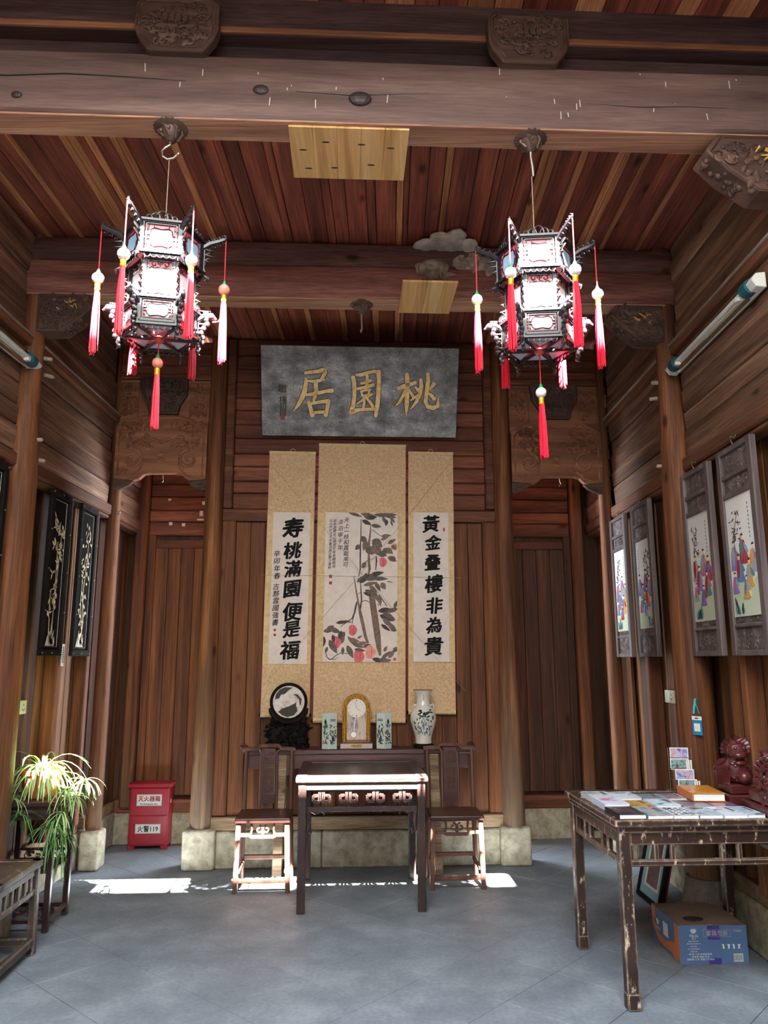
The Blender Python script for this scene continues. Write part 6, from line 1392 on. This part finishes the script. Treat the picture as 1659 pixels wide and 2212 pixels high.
for i in range(8): hd.tube([(ox-0.045-0.008*i, Yh-0.02, 0.225-0.006*i), (ox-0.062-0.009*i, Yh-0.04, 0.17), (ox-0.06-0.008*i, Yh-0.035, 0.10)], [0.008, 0.011, 0.008], 7)
lump(hd, (ox-0.06, Yh+0.01, 0.16), 0.06, (0.8, 0.8, 1.1)); lump(hd, (ox+0.01, Yh-0.07, 0.135), 0.034, (1, 1, 1))
rq = random.Random(6)
for (cx, cy, cz_, ra) in ((ox, Yh, 0.165, 0.074), (ox-0.06, Yh+0.01, 0.16, 0.055), (ox+0.005, Yh-0.01, 0.265, 0.055)):
    for i in range(26):                                 # curls and scales over the coat
        th = rq.uniform(PI*0.75, PI*1.9); ph = rq.uniform(-0.9, 1.1); nn = Vector((math.cos(th)*math.cos(ph), math.sin(th)*math.cos(ph), math.sin(ph))); tg = nn.cross(Vector((0, 0, 1))).normalized(); bt = nn.cross(tg); c0 = Vector((cx, cy, cz_))+nn*ra*0.93
        hd.tube([c0+tg*0.012*math.cos(q_)*(1-0.1*k_)+bt*0.012*math.sin(q_)*(1-0.1*k_) for k_, q_ in enumerate([0, 0.9, 1.8, 2.7, 3.6, 4.5])], [0.004, 0.0045, 0.0045, 0.004, 0.0035, 0.002], 5)
hd.build('beast', 'rosewood', t, smooth=True)

# framed picture leaning at the foot of the post
t = thing('leaning_picture', 'framed picture with blue mount leaning on the floor under the book table', 'picture frame', (1.70, 5.42, 0.0), rot=(0, rad(14), rad(2)))
W, H = 0.40, 0.58
def rectring(mb, d0, d1, x0, x1, ins0, ins1):
    a = (-W/2+ins0, W/2-ins0, ins0, H-ins0); b = (-W/2+ins1, W/2-ins1, ins1, H-ins1)
    for (y0, y1, z0, z1) in ((a[0], a[1], a[2], b[2]), (a[0], a[1], b[3], a[3]), (a[0], b[0], b[2], b[3]), (b[1], a[1], b[2], b[3])): mb.box(x0, x1, y0, y1, z0, z1)
m = MB(); rectring(m, 0, 0, -0.025, 0.01, 0, 0.03); m.build('frame', 'black_wood', t, bevel=0.004)
m = MB(); rectring(m, 0, 0, -0.012, 0.0, 0.03, 0.085); m.build('mount', 'mat_blue', t)
m = MB(); rectring(m, 0, 0, -0.013, 0.0, 0.085, 0.10); m.build('inner_mount', 'mat_cream', t)
MB().box(-0.008, 0.0, -W/2+0.1, W/2-0.1, 0.1, H-0.1).build('picture', 'picture_dark', t); MB().box(0.0, 0.02, -W/2+0.005, W/2-0.005, 0.005, H-0.005).build('backing', 'frame_red', t)

# cardboard box under the table
t = thing('cardboard_box', 'blue and orange printed tissue carton on the floor under the book table', 'box', bp(1.94, 4.29), SB-rad(1.5))
w, D, H = 0.18, 0.385, 0.187
MB().box(-w, w, 0.002, D, 0, H-0.003).build('carton', 'cardboard', t)
tp = MB(); tp.add([(-w, 0.0, H), (0.0, 0.0, H+0.004), (0.0, D, H-0.004), (-w, D, H), (-w, 0, H-0.004), (0, 0, H-0.004), (0, D, H-0.01), (-w, D, H-0.004)], [(0,1,2,3), (4,7,6,5), (0,4,5,1), (2,6,7,3)]); tp.build('top_flap', 'cardboard', t)
tp = MB(); tp.add([(0.003, 0.0, H+0.001), (w, 0.0, H), (w, D, H), (0.003, D, H+0.006), (0.003, 0, H-0.004), (w, 0, H-0.004), (w, D, H-0.004), (0.003, D, H-0.004)], [(0,1,2,3), (4,7,6,5), (0,4,5,1), (2,6,7,3)]); tp.build('top_flap', 'cardboard', t)
MB().lathe([(0.045, H+0.001), (0.045, H+0.0035)], 18, (-0.06, 0.10, 0.0), sx=1.2, sy=0.9).build('water_ring', 'dark_grey', t)
fp = MB().box(-w, w, -0.002, 0.002, 0, H).build('printed_front', 'box_blue', t)
sp = MB().box(-w-0.002, -w+0.002, 0.0, D, 0, H).build('printed_side', 'box_blue', t)
MB().box(-w-0.003, -w-0.0021, 0.0, 0.06, 0, H).prism([(0.06, 0.0), (0.06, 0.09), (0.12, 0.07), (0.2, 0.05), (0.3, 0.06), (D, 0.12), (D, 0.085), (0.3, 0.02), (0.2, 0.01), (0.12, 0.02)], -w-0.003, -w-0.0021, 'yz').box(-w-0.003, -w-0.0021, D-0.05, D, 0.12, H).build('orange_band', 'box_orange', sp)
MB().box(-w-0.0035, -w-0.003, 0.15, 0.22, 0.075, 0.145).build('white_label', 'label_white', sp)
for z0_, z1_ in ((0.118, H), (0.0, 0.03)): MB().box(-0.03, 0.035, -0.0028, -0.002, z0_, z1_).build('tape', 'box_purple', fp)
k = MB(); Y = -0.0034
for i in range(5):
    a = rad(50+20*i); k.prism(leaf2(-0.105, 0.148, 0.028, 0.010, a), Y, Y+0.0006)
letters(k, 'Vinda', -0.105, 0.139, 0.022, Y, bold=0.0006); letters(k, '维达', -0.105, 0.125, 0.011, Y)
letters(k, '套装勿拆', 0.02, 0.150, 0.030, Y, bold=0.0006); letters(k, 'V4600', 0.128, 0.160, 0.019, Y, bold=0.0004)
for a, b, c, d_ in ((-0.052, 0.133, 0.092, 0.133), (-0.052, 0.168, 0.092, 0.168), (-0.052, 0.133, -0.052, 0.168), (0.092, 0.133, 0.092, 0.168)): k.bar((a, Y, b), (c, Y, d_), 0.0004, 0.0016, ref=(0, 1, 0))
for i in range(8):
    z = 0.112-i*0.0125; big = i > 4
    letters(k, ('抽取式面巾纸', '维达纸业有限公司', '执行标准', '生产日期见箱体', '原生木浆', '规 格 三层 软抽纸每箱', '净含量 箱装 每包', '保质期 三年 请置于干燥处')[i], -0.14+0.004*(12 if big else 8)*(1.35 if big else 1.0), z, 0.0105 if big else 0.0075, Y, sx=1.2)
MB().box(0.10, 0.15, Y, Y+0.0006, 0.012, 0.05).build('barcode_label', 'label_white', fp)
for j, x_ in enumerate((0.05, 0.078, 0.105, 0.132)): k.prism([(x_-0.006, 0.075), (x_+0.006, 0.075), (x_+0.004, 0.085), (x_+(0.009 if j % 2 else 0.003), 0.096), (x_-0.008, 0.096), (x_-0.003, 0.085)], Y, Y+0.0006)
k.build('front_print', 'label_white', fp)
m = MB()
for i in range(16): m.box(0.103+0.0028*i, 0.103+0.0028*i+(0.0009 if i % 3 else 0.0018), Y-0.0005, Y, 0.016, 0.046)
m.build('barcode', 'dark_grey', fp)
k = MB()
for i in range(5): k.prism(leaf2(0.30, 0.10, 0.035, 0.012, rad(50+20*i)), -w-0.0036, -w-0.003, 'yz')
letters(k, 'Vinda', 0.30, 0.085, 0.03, -w-0.0034, plane='yz', sgn=-1); k.build('side_print', 'label_white', sp)

# ================================================================== plant corner
t = thing('plant_stand', 'tall dark wooden plant stand with carved apron and low shelf', 'plant stand', bp(-1.92, 5.125), SB)
mat = 'table_lacquer'; h = 0.175; H = 0.735
MB().box(-h-0.015, h+0.015, -h-0.015, h+0.015, H-0.03, H).build('top', mat, t, bevel=0.006, seg=2)
MB().box(-h+0.01, h-0.01, -h+0.01, h-0.01, H-0.055, H-0.03).build('waist', mat, t)
for sx in (-1, 1):
    for sy in (-1, 1): MB().bar((sx*(h-0.015), sy*(h-0.015), 0), (sx*(h-0.015), sy*(h-0.015), H-0.04), 0.034, 0.034).build('leg', mat, t, bevel=0.004)
for a in (-1, 1):
    MB().box(-h, h, a*(h-0.015)-0.010, a*(h-0.015)+0.010, H-0.11, H-0.05).build('apron', mat, t, bevel=0.004); MB().box(a*(h-0.015)-0.010, a*(h-0.015)+0.010, -h, h, H-0.11, H-0.05).build('apron', mat, t, bevel=0.004)
    MB().box(-h, h, a*(h-0.015)-0.010, a*(h-0.015)+0.010, 0.05, 0.075).build('stretcher', mat, t, bevel=0.003); MB().box(a*(h-0.015)-0.010, a*(h-0.015)+0.010, -h, h, 0.05, 0.075).build('stretcher', mat, t, bevel=0.003)
    f = MB().box(-h, h, a*(h-0.015)-0.008, a*(h-0.015)+0.008, 0.385, 0.40).box(-h, h, a*(h-0.015)-0.008, a*(h-0.015)+0.008, 0.325, 0.34); carve(f, lambda x, z: True, (-h+0.03, h-0.03, 0.345, 0.38), 26, 5, a*(h-0.015), r=0.005, size=0.04); f.build('fret_rail', mat, t)
MB().box(-h+0.01, h-0.01, -h+0.01, h-0.01, 0.325, 0.337).build('shelf', mat, t); 
f = MB(); carve(f, lambda x, z: True, (-h+0.02, h-0.02, 0.055, 0.10), 40, 8, -0.05, r=0.006, size=0.05); f.build('carved_foot_rail', mat, t)
PV = bp(-1.905, 5.12, H)
t = thing('flower_pot', 'terracotta flower pot on the plant stand', 'pot', PV, SB)
MB().lathe([(0.085, 0.0), (0.098, 0.012), (0.115, 0.12), (0.118, 0.14), (0.132, 0.142), (0.134, 0.165), (0.122, 0.168), (0.116, 0.15)], 28).build('pot', 'pot_clay', t, smooth=True)
MB().lathe([(0.118, 0.14), (0.10, 0.15), (0.02, 0.155)], 20).build('soil', 'soil', t)
t = thing('spider_plant', 'spider plant with trailing green and white striped leaves spilling over the pot', 'plant', PV+Vector((0, 0, 0.15)), SB)
rg = random.Random(17)
def blade(p, dirv, L, w, droop, mats=1):
    """arching strap leaf: green edges and a pale middle stripe"""
    mb = MB(); n = 7; dirv = Vector(dirv).normalized(); side = dirv.cross(Vector((0, 0, 1)))
    side = side.normalized() if side.length > 0.1 else Vector((1, 0, 0)); P = Vector(p); vs = []; v = dirv.copy(); mi = []
    for i in range(n+1):
        s = i/n; ww = w*(0.55+0.9*s)*(1-s)**0.7+0.0006 if s > 0.12 else w*0.6
        fold = Vector((0, 0, 1))*ww*0.25
        vs += [tuple(P-side*ww+fold), tuple(P-side*ww*0.35), tuple(P+side*ww*0.35), tuple(P+side*ww+fold)]
        v = (v+Vector((0, 0, -droop/n))).normalized(); P = P+v*L/n
    fs = [(i*4+j, i*4+j+1, i*4+j+5, i*4+j+4) for i in range(n) for j in range(3)]
    return vs, fs, [0, 1, 0]*n
def tuft(parent, name, c, n, L, w, up_, droop, mats, spread=1.0):
    for i in range(n):
        a = 2*PI*i/n+rg.uniform(-0.3, 0.3); el = rg.uniform(*up_); d_ = Vector((math.cos(a)*spread, math.sin(a)*spread, el)); vs, fs, mi = blade(c, d_, L*rg.uniform(0.7, 1.15), w, droop*rg.uniform(0.7, 1.2))
        mb = MB(); mb.v = vs; mb.f = [list(f) for f in fs]; mb.mi = mi; mb.v = [(max(-0.13, x_), max(y_, -0.19) if x_ < 0.03 else y_, z_) for x_, y_, z_ in mb.v]; mb.build(name, mats, parent, smooth=True)
tuft(t, 'leaf', (0, 0, 0), 40, 0.33, 0.011, (0.9, 3.0), 3.0, ['leaf_green', 'leaf_white'])
tuft(t, 'leaf', (0.02, -0.02, 0), 34, 0.30, 0.011, (0.3, 1.2), 3.4, ['leaf_green', 'leaf_white'])
# runners with plantlets hanging in front and to the side
runs = [((0.10, -0.06, -0.02), (0.17, -0.13, -0.12), (0.19, -0.15, -0.22)), ((0.12, -0.02, 0.0), (0.21, -0.05, -0.08), (0.24, -0.06, -0.14)), ((0.12, 0.02, 0.0), (0.20, 0.04, -0.02), (0.25, 0.04, -0.06)), ((0.08, -0.10, -0.02), (0.13, -0.19, -0.14), (0.14, -0.20, -0.30)), ((0.13, -0.05, 0.0), (0.20, -0.12, -0.18), (0.20, -0.13, -0.36)), ((0.0, -0.12, 0.0), (-0.02, -0.2, -0.1), (-0.03, -0.21, -0.22)), ((-0.06, -0.10, 0), (-0.08, -0.2, -0.06), (-0.10, -0.21, -0.14)), ((0.11, -0.07, 0.0), (0.17, -0.17, -0.2), (0.17, -0.18, -0.26)), ((0.10, -0.05, 0.0), (0.16, -0.10, -0.03), (0.19, -0.12, -0.09))]
for k_, r_ in enumerate(runs):
    MB().tube([(0, 0, 0.02)]+[tuple(p) for p in r_], 0.0025, 5).build('runner', 'leaf_green', t)
    tuft(t, 'leaf', r_[2], 20, 0.18, 0.007, (-0.2, 0.9), 2.4, ['leaf_deep' if k_ in (3, 4, 5, 7) else 'leaf_green', 'leaf_white' if k_ not in (3, 4, 5, 7) else 'leaf_green'], 0.8)
    if k_ in (0, 3, 4, 7): tuft(t, 'leaf', (r_[2][0], r_[2][1], r_[2][2]-0.05), 11, 0.20, 0.005, (-1.4, -0.5), 1.2, ['leaf_deep', 'leaf_green'], 0.5)

# low stool whose corner enters the picture
t = thing('wooden_stool', 'weathered dark stool with slatted apron in front of the plant stand', 'stool', bp(-1.92, 4.37), SB)
mat = 'stool_lacquer'; hx, hy, H = 0.24, 0.27, 0.485
MB().box(-hx+0.05, hx-0.05, -hy+0.05, hy-0.05, H-0.026, H-0.004).build('seat', mat, t)
fr = MB().box(-hx, hx, -hy, -hy+0.055, H-0.035, H).box(-hx, hx, hy-0.055, hy, H-0.035, H).box(-hx, -hx+0.055, -hy, hy, H-0.035, H).box(hx-0.055, hx, -hy, hy, H-0.035, H); fr.build('seat_frame', mat, t, bevel=0.006, seg=2)
for sx in (-1, 1):
    for sy in (-1, 1): MB().bar((sx*(hx-0.022), sy*(hy-0.025), 0), (sx*(hx-0.03), sy*(hy-0.03), H-0.03), 0.042, 0.042).build('leg', mat, t, bevel=0.006)
    MB().box(sx*(hx-0.03)-0.012, sx*(hx-0.03)+0.012, -hy+0.03, hy-0.03, H-0.075, H-0.035).build('apron', mat, t, bevel=0.004)
    MB().box(sx*(hx-0.03)-0.014, sx*(hx-0.03)+0.014, -hy+0.03, hy-0.03, H-0.175, H-0.145).build('upper_rail', mat, t, bevel=0.005)
    MB().box(sx*(hx-0.025)-0.018, sx*(hx-0.025)+0.018, -hy+0.03, hy-0.03, 0.045, 0.09).build('lower_rail', mat, t, bevel=0.006)
    for y in (-0.14, -0.06, 0.02, 0.10, 0.18): MB().box(sx*(hx-0.03)-0.010, sx*(hx-0.03)+0.010, y-0.010, y+0.010, H-0.15, H-0.07).build('strut', mat, t, bevel=0.003)
for sy in (-1, 1):
    MB().box(-hx+0.03, hx-0.03, sy*(hy-0.03)-0.012, sy*(hy-0.03)+0.012, H-0.075, H-0.035).build('apron', mat, t, bevel=0.004); MB().box(-hx+0.03, hx-0.03, sy*(hy-0.025)-0.018, sy*(hy-0.025)+0.018, 0.045, 0.09).build('lower_rail', mat, t, bevel=0.006)
